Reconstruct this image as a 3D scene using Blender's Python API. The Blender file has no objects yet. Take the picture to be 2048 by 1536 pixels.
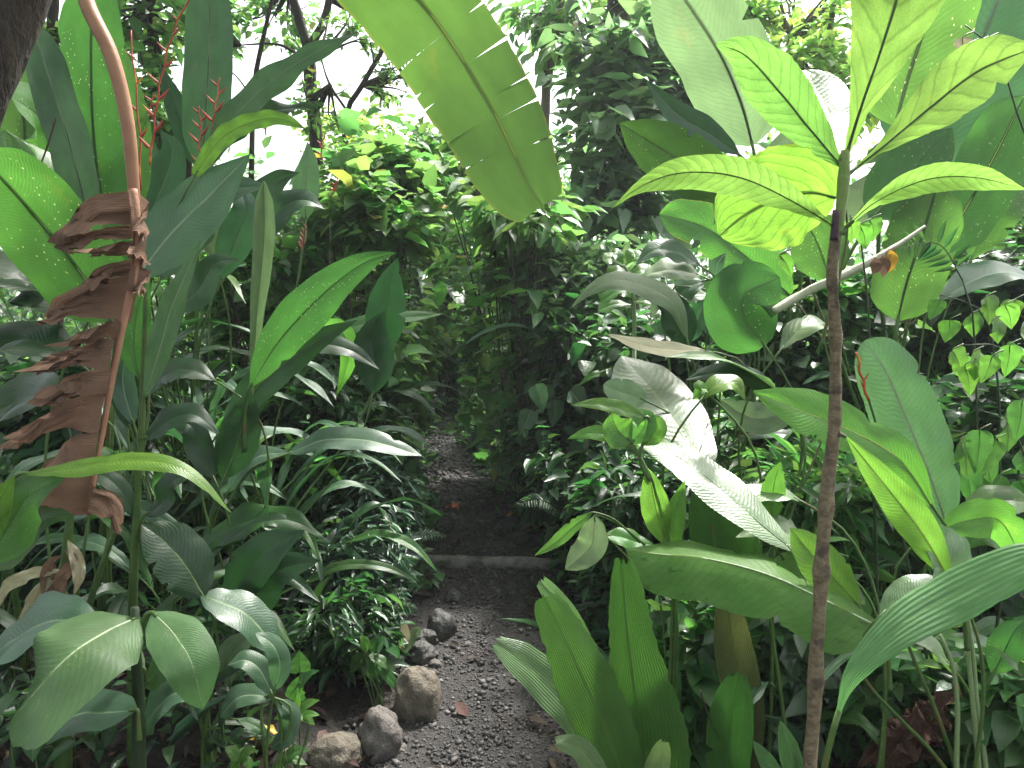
import bpy, math, random
import numpy as np
from mathutils import Vector, noise
R = math.radians
SC = bpy.context.scene
COL = SC.collection
# ------------------------------------------------------------------ camera
F = 1490.0; CAMZ = 1.65; PITCH = R(8.0)
CAM = Vector((0, 0, CAMZ))
cd = bpy.data.cameras.new('camera'); cam = bpy.data.objects.new('camera', cd); COL.objects.link(cam)
cam.location = CAM; cam.rotation_euler = (R(90) - PITCH, 0, 0)
cd.sensor_width = 36; cd.lens = 36 * F / 2048; cd.clip_end = 500; cd.clip_start = 0.05
SC.camera = cam
FW = Vector((0, math.cos(PITCH), -math.sin(PITCH))); UP = Vector((0, math.sin(PITCH), math.cos(PITCH)))

def P(px, py, Y):                      # a point of the place, read off the photograph, at distance Y
    d = FW + UP * ((768 - py) / F) + Vector(((px - 1024) / F, 0, 0))
    return CAM + d * (Y / d.y)
def mpp(p):                            # metres per photo pixel at a point
    return (p - CAM).dot(FW) / F
def gpt(px, py):                       # where a photo pixel meets level ground
    d = FW + UP * ((768 - py) / F) + Vector(((px - 1024) / F, 0, 0))
    k = -CAMZ / d.z
    return Vector((d.x * k, d.y * k, 0))

# ------------------------------------------------------------------ ground shape
PATHPTS = [(945, 1650, .40), (945, 1536, .40), (985, 1330, .40), (1000, 1220, .39), (970, 1120, .36), (925, 1000, .28), (888, 900, .23), (878, 830, .20), (850, 790, .2)]
path = []
for px, py, hw in PATHPTS:
    g = gpt(px, py); path.append((g.y, g.x, hw))
path = [(-1.5, -.15, .45), (0.8, -.15, .42)] + path + [(16, -2.6, .3), (22, -6, .3)]
def path_at(y):
    ys = [p[0] for p in path]
    return np.interp(y, ys, [p[1] for p in path]), np.interp(y, ys, [p[2] for p in path])
def gz(x, y):
    cx, hw = path_at(y)
    d = max(0.0, abs(x - cx) - hw - .03)
    k = min(1.0, d / .5); k = k * k * (3 - 2 * k)
    n = noise.noise(Vector((x * .7, y * .7, 3.1))) * .10 + noise.noise(Vector((x * 2.3, y * 2.3, 7.7))) * .04
    return k * (.10 + n) + min(2.5, max(0, d - 1.5) * .03) - .012 * (1 - k)
def ground(px, Y):
    x = (px - 1024) / F * (Y * math.cos(PITCH) + CAMZ * math.sin(PITCH))
    return Vector((x, Y, gz(x, Y)))

# ------------------------------------------------------------------ objects
def mesh_obj(name, verts, faces, mat, parent=None, uvs=None, rnd=None, smooth=True, loc=None):
    """links verts (world coordinates) as ONE mesh object, relative to its parent / loc"""
    me = bpy.data.meshes.new(name)
    v = np.asarray(verts, dtype=np.float32).reshape(-1, 3)
    org = Vector((0, 0, 0))
    if parent is not None:
        p = parent
        while p is not None: org = org + p.location; p = p.parent
    elif loc is not None: org = Vector(loc)
    v = v - np.array(org, dtype=np.float32)
    if isinstance(faces, tuple):       # (loop index array, sizes array)
        li, sz = faces
    else:
        sz = np.array([len(f) for f in faces], dtype=np.int32)
        li = np.array([i for f in faces for i in f], dtype=np.int32)
    me.vertices.add(len(v)); me.vertices.foreach_set('co', v.ravel())
    me.loops.add(len(li)); me.loops.foreach_set('vertex_index', li)
    me.polygons.add(len(sz))
    st = np.zeros(len(sz), dtype=np.int32); st[1:] = np.cumsum(sz)[:-1]
    me.polygons.foreach_set('loop_start', st)
    if smooth: me.polygons.foreach_set('use_smooth', np.ones(len(sz), dtype=bool))
    if uvs is not None:
        u = np.asarray(uvs, dtype=np.float32)[li]
        ul = me.uv_layers.new(name='UVMap'); ul.data.foreach_set('uv', u.ravel())
    if rnd is not None:
        a = me.attributes.new('rnd', 'FLOAT', 'POINT'); a.data.foreach_set('value', np.asarray(rnd, dtype=np.float32))
    me.update(calc_edges=True); me.validate()
    me.materials.append(mat)
    o = bpy.data.objects.new(name, me); COL.objects.link(o)
    if parent is not None: o.parent = parent
    elif loc is not None: o.location = org
    return o
def tag(o, label=None, cat=None, group=None, kind=None):
    if label: o['label'] = label
    if cat: o['category'] = cat
    if group: o['group'] = group
    if kind: o['kind'] = kind
    return o
def thing(name, label, cat, loc, group=None):
    o = bpy.data.objects.new(name, None); COL.objects.link(o); o.location = loc; o.empty_display_size = .05
    return tag(o, label, cat, group)

# ------------------------------------------------------------------ curves
def spline(pts, n):
    """Catmull-Rom through the points, n samples evenly spaced by arc length"""
    p = [Vector(q) for q in pts]
    if len(p) == 2:
        return [p[0].lerp(p[1], i / (n - 1)) for i in range(n)]
    q = [p[0] * 2 - p[1]] + p + [p[-1] * 2 - p[-2]]
    dense = []
    for i in range(1, len(q) - 2):
        a, b, c, d = q[i - 1], q[i], q[i + 1], q[i + 2]
        for k in range(24):
            t = k / 24
            dense.append(.5 * ((2 * b) + (c - a) * t + (2 * a - 5 * b + 4 * c - d) * t * t + (3 * b - a - 3 * c + d) * t ** 3))
    dense.append(p[-1])
    L = [0]
    for i in range(1, len(dense)): L.append(L[-1] + (dense[i] - dense[i - 1]).length)
    out = []; j = 0
    for i in range(n):
        s = L[-1] * i / (n - 1)
        while j < len(L) - 2 and L[j + 1] < s: j += 1
        e = L[j + 1] - L[j]
        out.append(dense[j].lerp(dense[j + 1], (s - L[j]) / e if e > 1e-9 else 0))
    return out
def frames(c):
    return [((c[min(i + 1, len(c) - 1)] - c[max(i - 1, 0)]).normalized()) for i in range(len(c))]
class MB:
    def __init__(s): s.v = []; s.f = []; s.uv = []
    def tube(s, pts, radii, n=8, seg=None, bump=0, seed=0):
        seg = seg or max(4, 4 * len(pts))
        c = spline(pts, seg); t = frames(c)
        rr = np.interp(np.linspace(0, 1, seg), np.linspace(0, 1, len(radii)), radii)
        a = Vector((0, 0, 1)) if abs(t[0].z) < .9 else Vector((1, 0, 0))
        b0 = len(s.v); x = t[0].cross(a).normalized(); L = 0
        for i in range(seg):
            x = (x - t[i] * x.dot(t[i])).normalized(); y = t[i].cross(x)
            if i: L += (c[i] - c[i - 1]).length
            for k in range(n):
                w = 2 * math.pi * k / n
                r = rr[i] * (1 + (bump * noise.noise(Vector((math.cos(w) * 1.7, math.sin(w) * 1.7, L * 9 + seed))) if bump else 0))
                s.v.append(c[i] + (x * math.cos(w) + y * math.sin(w)) * r); s.uv.append((L, k / n))
        for i in range(seg - 1):
            for k in range(n):
                s.f.append((b0 + i * n + k, b0 + i * n + (k + 1) % n, b0 + (i + 1) * n + (k + 1) % n, b0 + (i + 1) * n + k))
        s.f.append(tuple(b0 + k for k in reversed(range(n)))); s.f.append(tuple(b0 + (seg - 1) * n + k for k in range(n)))
        return s
    def build(s, name, mat, parent=None, smooth=True, loc=None):
        return mesh_obj(name, s.v, s.f, mat, parent, s.uv, smooth=smooth, loc=loc)

# ------------------------------------------------------------------ materials
def nodes(name):
    m = bpy.data.materials.new(name); m.use_nodes = True; nt = m.node_tree; nt.nodes.clear()
    return m, nt
class G:
    """tiny node-graph helper"""
    def __init__(s, nt): s.nt = nt
    def n(s, t, **kw):
        d = s.nt.nodes.new(t)
        for k, v in kw.items(): setattr(d, k, v)
        return d
    def link(s, a, b): s.nt.links.new(a, b)
    def val(s, sock, v):
        if isinstance(v, bpy.types.NodeSocket): s.link(v, sock)
        elif v is not None: sock.default_value = v
    def math(s, op, a, b=None, c=None, clamp=False):
        d = s.n('ShaderNodeMath', operation=op, use_clamp=clamp)
        s.val(d.inputs[0], a)
        if b is not None: s.val(d.inputs[1], b)
        if c is not None: s.val(d.inputs[2], c)
        return d.outputs[0]
    def step(s, x, a, b):              # smoothstep from a to b
        d = s.n('ShaderNodeMapRange', interpolation_type='SMOOTHSTEP')
        s.val(d.inputs[0], x); d.inputs[1].default_value = a; d.inputs[2].default_value = b
        d.inputs[3].default_value = 0; d.inputs[4].default_value = 1
        return d.outputs[0]
    def lin(s, x, a, b, lo, hi):
        d = s.n('ShaderNodeMapRange'); s.val(d.inputs[0], x)
        for i, q in enumerate((a, b, lo, hi)): d.inputs[i + 1].default_value = q
        return d.outputs[0]
    def mix(s, f, a, b, mode='MIX'):
        d = s.n('ShaderNodeMix', data_type='RGBA', blend_type=mode)
        s.val(d.inputs[0], f)
        s.val(d.inputs[6], a if isinstance(a, bpy.types.NodeSocket) else (*a, 1)); s.val(d.inputs[7], b if isinstance(b, bpy.types.NodeSocket) else (*b, 1))
        return d.outputs[2]
    def noise(s, vec, scale, detail=3, rough=.55):
        d = s.n('ShaderNodeTexNoise'); d.inputs['Scale'].default_value = scale; d.inputs['Detail'].default_value = detail; d.inputs['Roughness'].default_value = rough
        if vec is not None: s.link(vec, d.inputs['Vector'])
        return d.outputs['Fac']
    def voro(s, vec, scale, feature='F1'):
        d = s.n('ShaderNodeTexVoronoi', feature=feature); d.inputs['Scale'].default_value = scale
        if vec is not None: s.link(vec, d.inputs['Vector'])
        return d
    def hsv(s, col, h=.5, sat=1., v=1.):
        d = s.n('ShaderNodeHueSaturation'); s.val(d.inputs['Hue'], h); s.val(d.inputs['Saturation'], sat); s.val(d.inputs['Value'], v)
        s.val(d.inputs['Color'], col if isinstance(col, bpy.types.NodeSocket) else (*col, 1)); return d.outputs[0]
    def bump(s, h, strength, dist=.01, normal=None):
        d = s.n('ShaderNodeBump'); d.inputs['Strength'].default_value = strength; d.inputs['Distance'].default_value = dist
        s.link(h, d.inputs['Height'])
        if normal is not None: s.link(normal, d.inputs['Normal'])
        return d.outputs[0]

def leaf_mat(name, col, tr, ribs=14, slant=.5, vein=.25, veincol=None, midcol=None, spots=0., spotcol=(.75, .8, .35), rough=.34, trans=.45, bump=.35, long=False, blotch=None, edge=None, under=.25, spec=.5, spotscale=26, var=.12, coat=0, net=0):
    m, nt = nodes(name); g = G(nt)
    uv = g.n('ShaderNodeUVMap'); sp = g.n('ShaderNodeSeparateXYZ'); g.link(uv.outputs[0], sp.inputs[0])
    a, v = sp.outputs[0], sp.outputs[1]; av = g.math('ABSOLUTE', v)
    oi = g.n('ShaderNodeObjectInfo'); rnd = oi.outputs['Random']
    off = g.n('ShaderNodeVectorMath', operation='ADD'); g.link(uv.outputs[0], off.inputs[0])
    cmb = g.n('ShaderNodeCombineXYZ'); g.link(g.math('MULTIPLY', rnd, 37.0), cmb.inputs[0]); g.link(g.math('MULTIPLY', rnd, 91.0), cmb.inputs[1]); g.link(cmb.outputs[0], off.inputs[1])
    uvr = off.outputs[0]
    wob = g.math('MULTIPLY', g.math('SUBTRACT', g.noise(uvr, 3., 4), .5), .17 if not long else .03)
    if long: ph = g.math('MULTIPLY', g.math('ADD', v, wob), ribs)
    else: ph = g.math('MULTIPLY', g.math('SUBTRACT', g.math('ADD', a, wob), g.math('MULTIPLY', g.math('POWER', av, 1.3), slant)), g.math('MULTIPLY', ribs, g.lin(rnd, 0, 1, .75, 1.3)) if not long else ribs)
    fr = g.math('FRACT', ph); tri = g.math('ABSOLUTE', g.math('SUBTRACT', fr, .5))          # .5 on the vein
    veinm = g.step(tri, .36, .5)
    n1 = g.noise(uvr, 1.6, 4); n2 = g.noise(uvr, 9, 3)
    c = g.mix(g.step(n1, .3, .7), [x * .82 for x in col], [x * 1.2 for x in col])
    c = g.mix(g.math('MULTIPLY', n2, .35), c, [col[0] * 1.5, col[1] * 1.25, col[2]])
    t = g.mix(g.step(n1, .25, .75), [x * .85 for x in tr], [x * 1.15 for x in tr])
    vc = veincol or [x * .45 for x in col]
    c = g.mix(g.math('MULTIPLY', veinm, vein), c, vc)
    t = g.mix(g.math('MULTIPLY', veinm, vein), t, [x * .25 for x in tr])
    if net:
        vo = g.voro(uvr, net, 'DISTANCE_TO_EDGE'); nm = g.math('SUBTRACT', 1.0, g.step(vo.outputs['Distance'], .0, .09))
        t = g.mix(g.math('MULTIPLY', nm, .35), t, [x * .4 for x in tr])
    mid = g.math('SUBTRACT', 1.0, g.step(av, .025, .06))
    mc = midcol or [col[0] * 1.9 + .02, col[1] * 1.6 + .03, col[2] * 1.4 + .01]
    c = g.mix(g.math('MULTIPLY', mid, .8), c, mc); t = g.mix(mid, t, [x * .25 for x in tr])
    if edge is not None:
        em = g.math('MULTIPLY', g.step(av, .93, 1.0), g.step(n2, .35, .6)); c = g.mix(em, c, edge); t = g.mix(g.math('MULTIPLY', em, .7), t, edge)
    if blotch is not None:
        bvec = uvr
        if long:
            mpn = g.n('ShaderNodeMapping'); g.link(uvr, mpn.inputs[0]); mpn.inputs['Scale'].default_value = (.9, 6, 1); bvec = mpn.outputs[0]
        bm = g.math('MULTIPLY', g.step(g.noise(bvec, 3.3, 5, .65), .57 if not long else .61, .68 if not long else .7), .85); c = g.mix(bm, c, blotch); t = g.mix(bm, t, [x * .6 for x in blotch])
    if spots:
        vo = g.voro(uvr, spotscale); dens = g.step(g.noise(uvr, 1.1, 2), .38, .62)
        sm = g.math('MULTIPLY', g.math('SUBTRACT', 1.0, g.step(vo.outputs['Distance'], .10, .22)), dens)
        rs = g.n('ShaderNodeSeparateColor'); g.link(vo.outputs['Color'], rs.inputs[0])
        sm = g.math('MULTIPLY', sm, g.step(rs.outputs[0], 1 - spots, 1 - spots + .05))
        c = g.mix(sm, c, spotcol); t = g.mix(sm, t, spotcol)
    if not long and name != 'leaf_dead' and name != 'leaf_dead_dark':      # age: yellowing and brown scars
        ag = g.math('MULTIPLY', g.step(g.noise(uvr, .9, 5, .7), .60, .74), .55); c = g.mix(ag, c, [col[0] * 1.9 + .03, col[1] * 1.25 + .02, col[2]]); t = g.mix(ag, t, [tr[0] * 1.6 + .05, tr[1] * 1.05, tr[2]])
        sc = g.step(g.noise(uvr, 5.5, 4, .7), .70, .75); c = g.mix(g.math('MULTIPLY', sc, .8), c, (.10, .07, .03)); t = g.mix(sc, t, (.06, .04, .015))
    geo = g.n('ShaderNodeNewGeometry')
    c = g.mix(g.math('MULTIPLY', geo.outputs['Backfacing'], under), c, [1.15 * x + .02 for x in col])
    h = g.lin(rnd, 0, 1, .5 - var * .12, .5 + var * .12); r2 = g.math('FRACT', g.math('MULTIPLY', rnd, 7.31)); val = g.lin(r2, 0, 1, 1 - var * 1.4, 1 + var * 1.4)
    c = g.hsv(c, h, 1., val); t = g.hsv(t, h, 1., val)
    sn = g.math('MULTIPLY_ADD', g.math('COSINE', g.math('MULTIPLY', ph, 6.2832)), .25, .25) if not long else tri
    hgt = g.math('ADD', g.math('MULTIPLY', g.math('MULTIPLY', sn, g.lin(n1, .3, .7, .25, 1.1)), 1.0 if not long else 1.6), g.math('MULTIPLY', n2, .5))
    b = g.bump(hgt, bump * (.6 if not long else .8), .006)
    bs = g.n('ShaderNodeBsdfPrincipled'); g.link(c, bs.inputs['Base Color']); g.link(b, bs.inputs['Normal'])
    g.link(g.math('ADD', g.math('ADD', rough - .05, g.math('MULTIPLY', n2, .14)), g.math('MULTIPLY', geo.outputs['Backfacing'], .18)), bs.inputs['Roughness'])
    bs.inputs['Specular IOR Level'].default_value = spec; bs.inputs['Coat Weight'].default_value = coat; bs.inputs['Coat Roughness'].default_value = .25
    tb = g.n('ShaderNodeBsdfTranslucent'); g.link(t, tb.inputs['Color']); g.link(b, tb.inputs['Normal'])
    mx = g.n('ShaderNodeMixShader'); mx.inputs[0].default_value = trans; g.link(bs.outputs[0], mx.inputs[1]); g.link(tb.outputs[0], mx.inputs[2])
    o = g.n('ShaderNodeOutputMaterial'); g.link(mx.outputs[0], o.inputs['Surface'])
    return m
def foliage_mat(name, col, tr, rough=.4, trans=.4, hv=.02, vv=.45, spec=.5, yellow=.0):
    """small leaves in numbers; every leaf carries its own rnd value"""
    m, nt = nodes(name); g = G(nt)
    at = g.n('ShaderNodeAttribute', attribute_name='rnd'); r = at.outputs['Fac']
    r2 = g.math('FRACT', g.math('MULTIPLY', r, 17.7)); r3 = g.math('FRACT', g.math('MULTIPLY', r, 53.1))
    h = g.lin(r, 0, 1, .5 - hv, .5 + hv); v = g.lin(r2, 0, 1, 1 - vv, 1 + vv)
    c = g.hsv(col, h, 1, v); t = g.hsv(tr, h, 1, v)
    if yellow:
        ym = g.step(r3, 1 - yellow, 1 - yellow + .01); c = g.mix(ym, c, (.32, .26, .05)); t = g.mix(ym, t, (.5, .4, .06))
    tc = g.n('ShaderNodeTexCoord'); nz = g.noise(tc.outputs['Object'], 60, 2)
    geo = g.n('ShaderNodeNewGeometry')
    c = g.mix(g.math('MULTIPLY', geo.outputs['Backfacing'], .3), c, [1.1 * x + .012 for x in col])
    bs = g.n('ShaderNodeBsdfPrincipled'); g.link(c, bs.inputs['Base Color'])
    g.link(g.math('ADD', rough - .1, g.math('ADD', g.math('MULTIPLY', r3, .15), g.math('MULTIPLY', nz, .1))), bs.inputs['Roughness']); bs.inputs['Specular IOR Level'].default_value = spec
    g.link(g.bump(nz, .25, .01), bs.inputs['Normal'])
    tb = g.n('ShaderNodeBsdfTranslucent'); g.link(t, tb.inputs['Color'])
    mx = g.n('ShaderNodeMixShader'); mx.inputs[0].default_value = trans; g.link(bs.outputs[0], mx.inputs[1]); g.link(tb.outputs[0], mx.inputs[2])
    o = g.n('ShaderNodeOutputMaterial'); g.link(mx.outputs[0], o.inputs['Surface'])
    return m
def solid_mat(name, c1, c2, scale=20, rough=.75, bump=.4, stretch=1., c3=None, s3=5, t3=(.55, .65), spec=.4, rnd=False, uvs=False, bdist=.01):
    m, nt = nodes(name); g = G(nt)
    tc = g.n('ShaderNodeTexCoord'); mp = g.n('ShaderNodeMapping'); g.link(tc.outputs['UV' if uvs else 'Object'], mp.inputs[0])
    mp.inputs['Scale'].default_value = (stretch, 1, 1) if uvs else (1, 1, stretch)
    n1 = g.noise(mp.outputs[0], scale, 6, .6); n2 = g.noise(mp.outputs[0], scale * 5, 3, .6)
    c = g.mix(g.step(n1, .3, .7), c1, c2); c = g.mix(g.math('MULTIPLY', n2, .4), c, [x * .5 for x in c1])
    if c3: c = g.mix(g.step(g.noise(tc.outputs['Object'], s3, 4), *t3), c, c3)
    if rnd:
        at = g.n('ShaderNodeAttribute', attribute_name='rnd')
        c = g.hsv(c, .5, g.lin(g.math('FRACT', g.math('MULTIPLY', at.outputs['Fac'], 9.3)), 0, 1, .6, 1.3), g.lin(at.outputs['Fac'], 0, 1, .45, 1.8))
    bs = g.n('ShaderNodeBsdfPrincipled'); g.link(c, bs.inputs['Base Color']); bs.inputs['Roughness'].default_value = rough; bs.inputs['Specular IOR Level'].default_value = spec
    g.link(g.bump(g.math('ADD', n1, g.math('MULTIPLY', n2, .5)), bump, bdist), bs.inputs['Normal'])
    o = g.n('ShaderNodeOutputMaterial'); g.link(bs.outputs[0], o.inputs['Surface'])
    return m

# ------------------------------------------------------------------ single leaves
PROF = {
 'lance': [(0, .04), (.1, .45), (.25, .85), (.42, 1), (.6, .9), (.8, .55), (.93, .2), (1, 0)],
 'ellip': [(0, .05), (.1, .55), (.28, .93), (.5, 1), (.7, .88), (.87, .52), (.96, .17), (1, 0)],
 'oblong': [(0, .1), (.05, .55), (.15, .9), (.4, 1), (.75, .97), (.9, .75), (.97, .42), (1, 0)],
 'obov': [(0, .05), (.15, .16), (.4, .55), (.65, .95), (.8, 1), (.91, .75), (.97, .35), (1, 0)],
 'heart': [(0, .5), (.05, .84), (.18, 1), (.4, .92), (.65, .62), (.85, .28), (.95, .08), (1, 0)],
 'strap': [(0, .4), (.1, .75), (.4, 1), (.75, .8), (.92, .4), (1, 0)],
 'cut': [(0, .3), (.1, .6), (.35, .95), (.65, 1), (.84, .8), (.94, .52), (1, .2)],
 'fan': [(0, .08), (.25, .42), (.5, .8), (.75, 1), (.9, .9), (.97, .7), (1, .5)],
 'round': [(0, .25), (.08, .62), (.25, .95), (.5, 1), (.75, .85), (.9, .55), (.97, .3), (1, 0)],
}
LEAFN = [0]
def smooth_prof(tab, u):
    us = [q[0] for q in tab]; ws = [q[1] for q in tab]
    e = .02
    return (np.interp(max(0, u - e), us, ws) + 2 * np.interp(u, us, ws) + np.interp(min(1, u + e), us, ws)) / 4 if 0 < u < 1 else np.interp(u, us, ws)
def leaf(plant, pts, w, mat, prof='lance', up=.25, fold=.25, curl=.15, wav=.05, wavn=3, roll=0., twist=0., lw=1., rw=1., tearL=(), tearR=(), gap=.012, flap=.12, nU=30, nV=5, midrib=None, mid_r=.028, nibble=True, stalk=None, stalk_mat=None, root=None, label=None, name='leaf', jag=0., rag=.04, sr=.0045, world=False):
    """one leaf blade with its own length, width and depth; pts run from base to tip"""
    LEAFN[0] += 1; seed = LEAFN[0]; rg = random.Random(seed * 13 + 5)
    ctr = [Vector(q) if world else P(*q) for q in pts]
    N = nU
    c = spline(ctr, N); T = frames(c)
    tab = PROF[prof] if isinstance(prof, str) else prof
    S = []; NR = []
    for i in range(N):
        view = (CAM - c[i]).normalized()
        n0 = (view * (1 - up) + Vector((0, 0, 1)) * up)
        s = T[i].cross(n0)
        if s.length < .05: s = T[i].cross(Vector((.3, 0, 1)))
        s.normalize(); S.append(s)
    for k in range(3):                 # smooth the side vectors so the blade does not kink
        S = [((S[max(i - 1, 0)] + S[i] * 2 + S[min(i + 1, N - 1)])).normalized() for i in range(N)]
    HW = []
    for i in range(N):
        u = i / (N - 1); s = S[i]; n = s.cross(T[i]).normalized()
        a = roll + twist * (u - .5)
        s = (s * math.cos(a) + n * math.sin(a)).normalized(); n = s.cross(T[i]).normalized()
        S[i] = s; NR.append(n)
        view = (CAM - c[i]).normalized()
        tp = (T[i] - view * T[i].dot(view)); sp = s - view * s.dot(view)
        if tp.length > 1e-3:
            tp.normalize(); app = (sp - tp * sp.dot(tp)).length
        else: app = sp.length
        app = max(.42, app * math.cos(fold))
        HW.append(.5 * w * mpp(c[i]) / app if not world else .5 * w)
    hwm = float(np.median(HW[N // 4: 3 * N // 4 + 1]))
    HW = [min(h, hwm * 1.35) for h in HW]
    L = sum((c[i] - c[i - 1]).length for i in range(1, N)); asp = L / (2 * hwm)
    phase = rg.random() * 6.3; phase2 = rg.random() * 6.3
    bites = [(rg.uniform(.15, .95), rg.choice((-1, 1)), rg.uniform(.08, .4), rg.uniform(.006, .022)) for _ in range(rg.choice((0, 0, 1, 2, 3)) if nibble else 0)]
    V = []; UVs = []; Fc = []
    def at(uu, v, side, lift):
        uu = min(max(uu, 0), 1); x = uu * (N - 1); i = min(int(x), N - 2); f = x - i
        cc = c[i].lerp(c[i + 1], f); s = S[i].lerp(S[i + 1], f).normalized(); n = NR[i].lerp(NR[i + 1], f).normalized()
        h = (HW[i] * (1 - f) + HW[i + 1] * f); pw = float(smooth_prof(tab, uu))
        k = (lw if side < 0 else rw) * (1 + .05 * noise.noise(Vector((uu * 7, side * 3.1, seed))))
        if rag and v > .75: k *= 1 - rag * (v - .75) * 4 * abs(noise.noise(Vector((uu * 60, side, seed)))) * 1.5
        for (ub, bs_, bd, bw) in bites:
            if bs_ == side and v > .4: k *= 1 - bd * (v - .4) / .6 * math.exp(-((uu - ub) / bw) ** 2)
        r = h * pw * k * v
        fo = fold
        y = r * math.sin(fo) - curl * r * v + wav * h * (v ** 2) * math.sin(uu * wavn * 6.283 + (phase if side < 0 else phase2)) * (pw ** .5) + lift * h * v * v
        y += .03 * h * noise.noise(Vector((uu * 9, v * 2 * side, seed * .7)))
        return cc + s * (side * r * math.cos(fo)) + n * y
    for side in (-1, 1):
        cuts = sorted(tearL if side < 0 else tearR)
        cuts = [q if isinstance(q, tuple) else (q, .1) for q in cuts]
        edges = [0.] + [q[0] for q in cuts] + [1.]
        for sgi in range(len(edges) - 1):
            u0, u1 = edges[sgi], edges[sgi + 1]
            d0 = cuts[sgi - 1][1] if sgi > 0 else 1.; d1 = cuts[sgi][1] if sgi < len(cuts) else 1.
            lift = rg.uniform(-flap, flap) if cuts else 0.
            n = max(2, int(round((u1 - u0) * nU)) + 1); b0 = len(V)
            for i in range(n):
                q = i / (n - 1)
                for k in range(nV + 1):
                    v = k / nV
                    g0 = gap * max(0, v - d0) / (1 - d0 + 1e-6) if sgi > 0 else 0.
                    g1 = gap * max(0, v - d1) / (1 - d1 + 1e-6) if sgi < len(cuts) else 0.
                    uu = (u0 + g0) + (u1 - g1 - u0 - g0) * q
                    if jag and q > .8 and i == n - 1: uu -= jag * rg.random()
                    sl = .10 * v * v * (u1 - u0) if not cuts else .0
                    V.append(at(uu, v, side, lift)); UVs.append((uu * asp, v * side))
            for i in range(n - 1):
                for k in range(nV):
                    a0 = b0 + i * (nV + 1) + k
                    f = (a0, a0 + 1, a0 + nV + 2, a0 + nV + 1)
                    Fc.append(f if side > 0 else f[::-1])
    o = mesh_obj(name, V, Fc, mat, plant, UVs)
    if label: o['label'] = label
    if midrib is not None:
        mb = MB(); r0 = max(.0012, hwm * mid_r)
        cut = int(N * .97)
        mb.tube([c[i] - NR[i] * r0 * .3 for i in range(0, cut, 3)], [r0, r0 * .75, r0 * .45, r0 * .2], 6, N)
        mb.build('midrib', midrib, o)
    if stalk is not None or root is not None:
        if stalk is not None: sp = [Vector(q) if world else P(*q) for q in stalk] + [c[0], c[0] + T[0] * .02]
        else:
            b = root.location + Vector((rg.uniform(-.03, .03), rg.uniform(-.03, .03), -.02)); e = c[0]; D = (e - b).length
            ctl1 = b + Vector((0, 0, 1)) * D * .45; ctl2 = e - T[0] * D * .35
            sp = []
            for k in range(7):
                t = k / 6; sp.append(b * (1 - t) ** 3 + ctl1 * 3 * t * (1 - t) ** 2 + ctl2 * 3 * t * t * (1 - t) + e * t ** 3)
            sp.append(c[0] + T[0] * .02)
        MB().tube(sp, [sr * 1.6, sr * 1.25, sr, sr * .8], 7, 20).build('stalk', stalk_mat or M['stalk'], o)
    return o

# ------------------------------------------------------------------ leaves in numbers
TEMPL = {
 # verts (u along, v across, w lift), faces
 'full': ([(0, 0, 0), (.3, 0, -.03), (.65, 0, -.02), (1, 0, -.10), (.28, -.46, .08), (.62, -.38, .05), (.28, .46, .08), (.62, .38, .05)],
          [(0, 1, 4), (1, 2, 5, 4), (2, 3, 5), (0, 6, 1), (1, 6, 7, 2), (2, 7, 3)]),
 'dia': ([(0, 0, 0), (.45, -.5, .08), (1, 0, -.06), (.45, .5, .08)], [(0, 2, 1), (0, 3, 2)]),
 'heart': ([(.08, 0, 0), (.35, 0, -.04), (.7, 0, -.05), (1.05, 0, -.16), (-.04, -.25, .05), (.2, -.52, .08), (.55, -.36, .02), (-.04, .25, .05), (.2, .52, .08), (.55, .36, .02)],
           [(0, 1, 5, 4), (1, 2, 6, 5), (2, 3, 6), (0, 7, 8, 1), (1, 8, 9, 2), (2, 9, 3)]),
}
def foliage(name, mat, pos, dr, size, asp, parent=None, templ='full', nup=None, jit=.35, rng=None, loc=None):
    tv, tf = TEMPL[templ]; tv = np.array(tv); N = len(pos)
    pos = np.asarray(pos, float); dr = np.asarray(dr, float); size = np.asarray(size, float).reshape(-1, 1)
    dr /= np.linalg.norm(dr, axis=1, keepdims=True) + 1e-9
    if nup is None: nup = np.tile([0, 0, 1.], (N, 1))
    nup = nup + rng.normal(0, jit, (N, 3))
    s = np.cross(dr, nup); s /= np.linalg.norm(s, axis=1, keepdims=True) + 1e-9
    n = np.cross(s, dr)
    asp = np.asarray(asp, float).reshape(-1, 1) * np.ones((N, 1)); bend = rng.uniform(.4, 2.2, (N, 1))
    k = len(tv); V = np.empty((N, k, 3))
    for j in range(k):
        V[:, j] = pos + size * (dr * tv[j, 0] + s * tv[j, 1] * asp + n * tv[j, 2] * bend)
    sz1 = np.array([len(f) for f in tf], dtype=np.int32); li1 = np.array([i for f in tf for i in f], dtype=np.int32)
    li = (li1[None, :] + (np.arange(N) * k)[:, None]).astype(np.int32).ravel(); sz = np.tile(sz1, N)
    r = np.repeat(rng.random(N), k)
    return mesh_obj(name, V.reshape(-1, 3), (li, sz), mat, parent, None, r, smooth=True, loc=loc)
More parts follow.
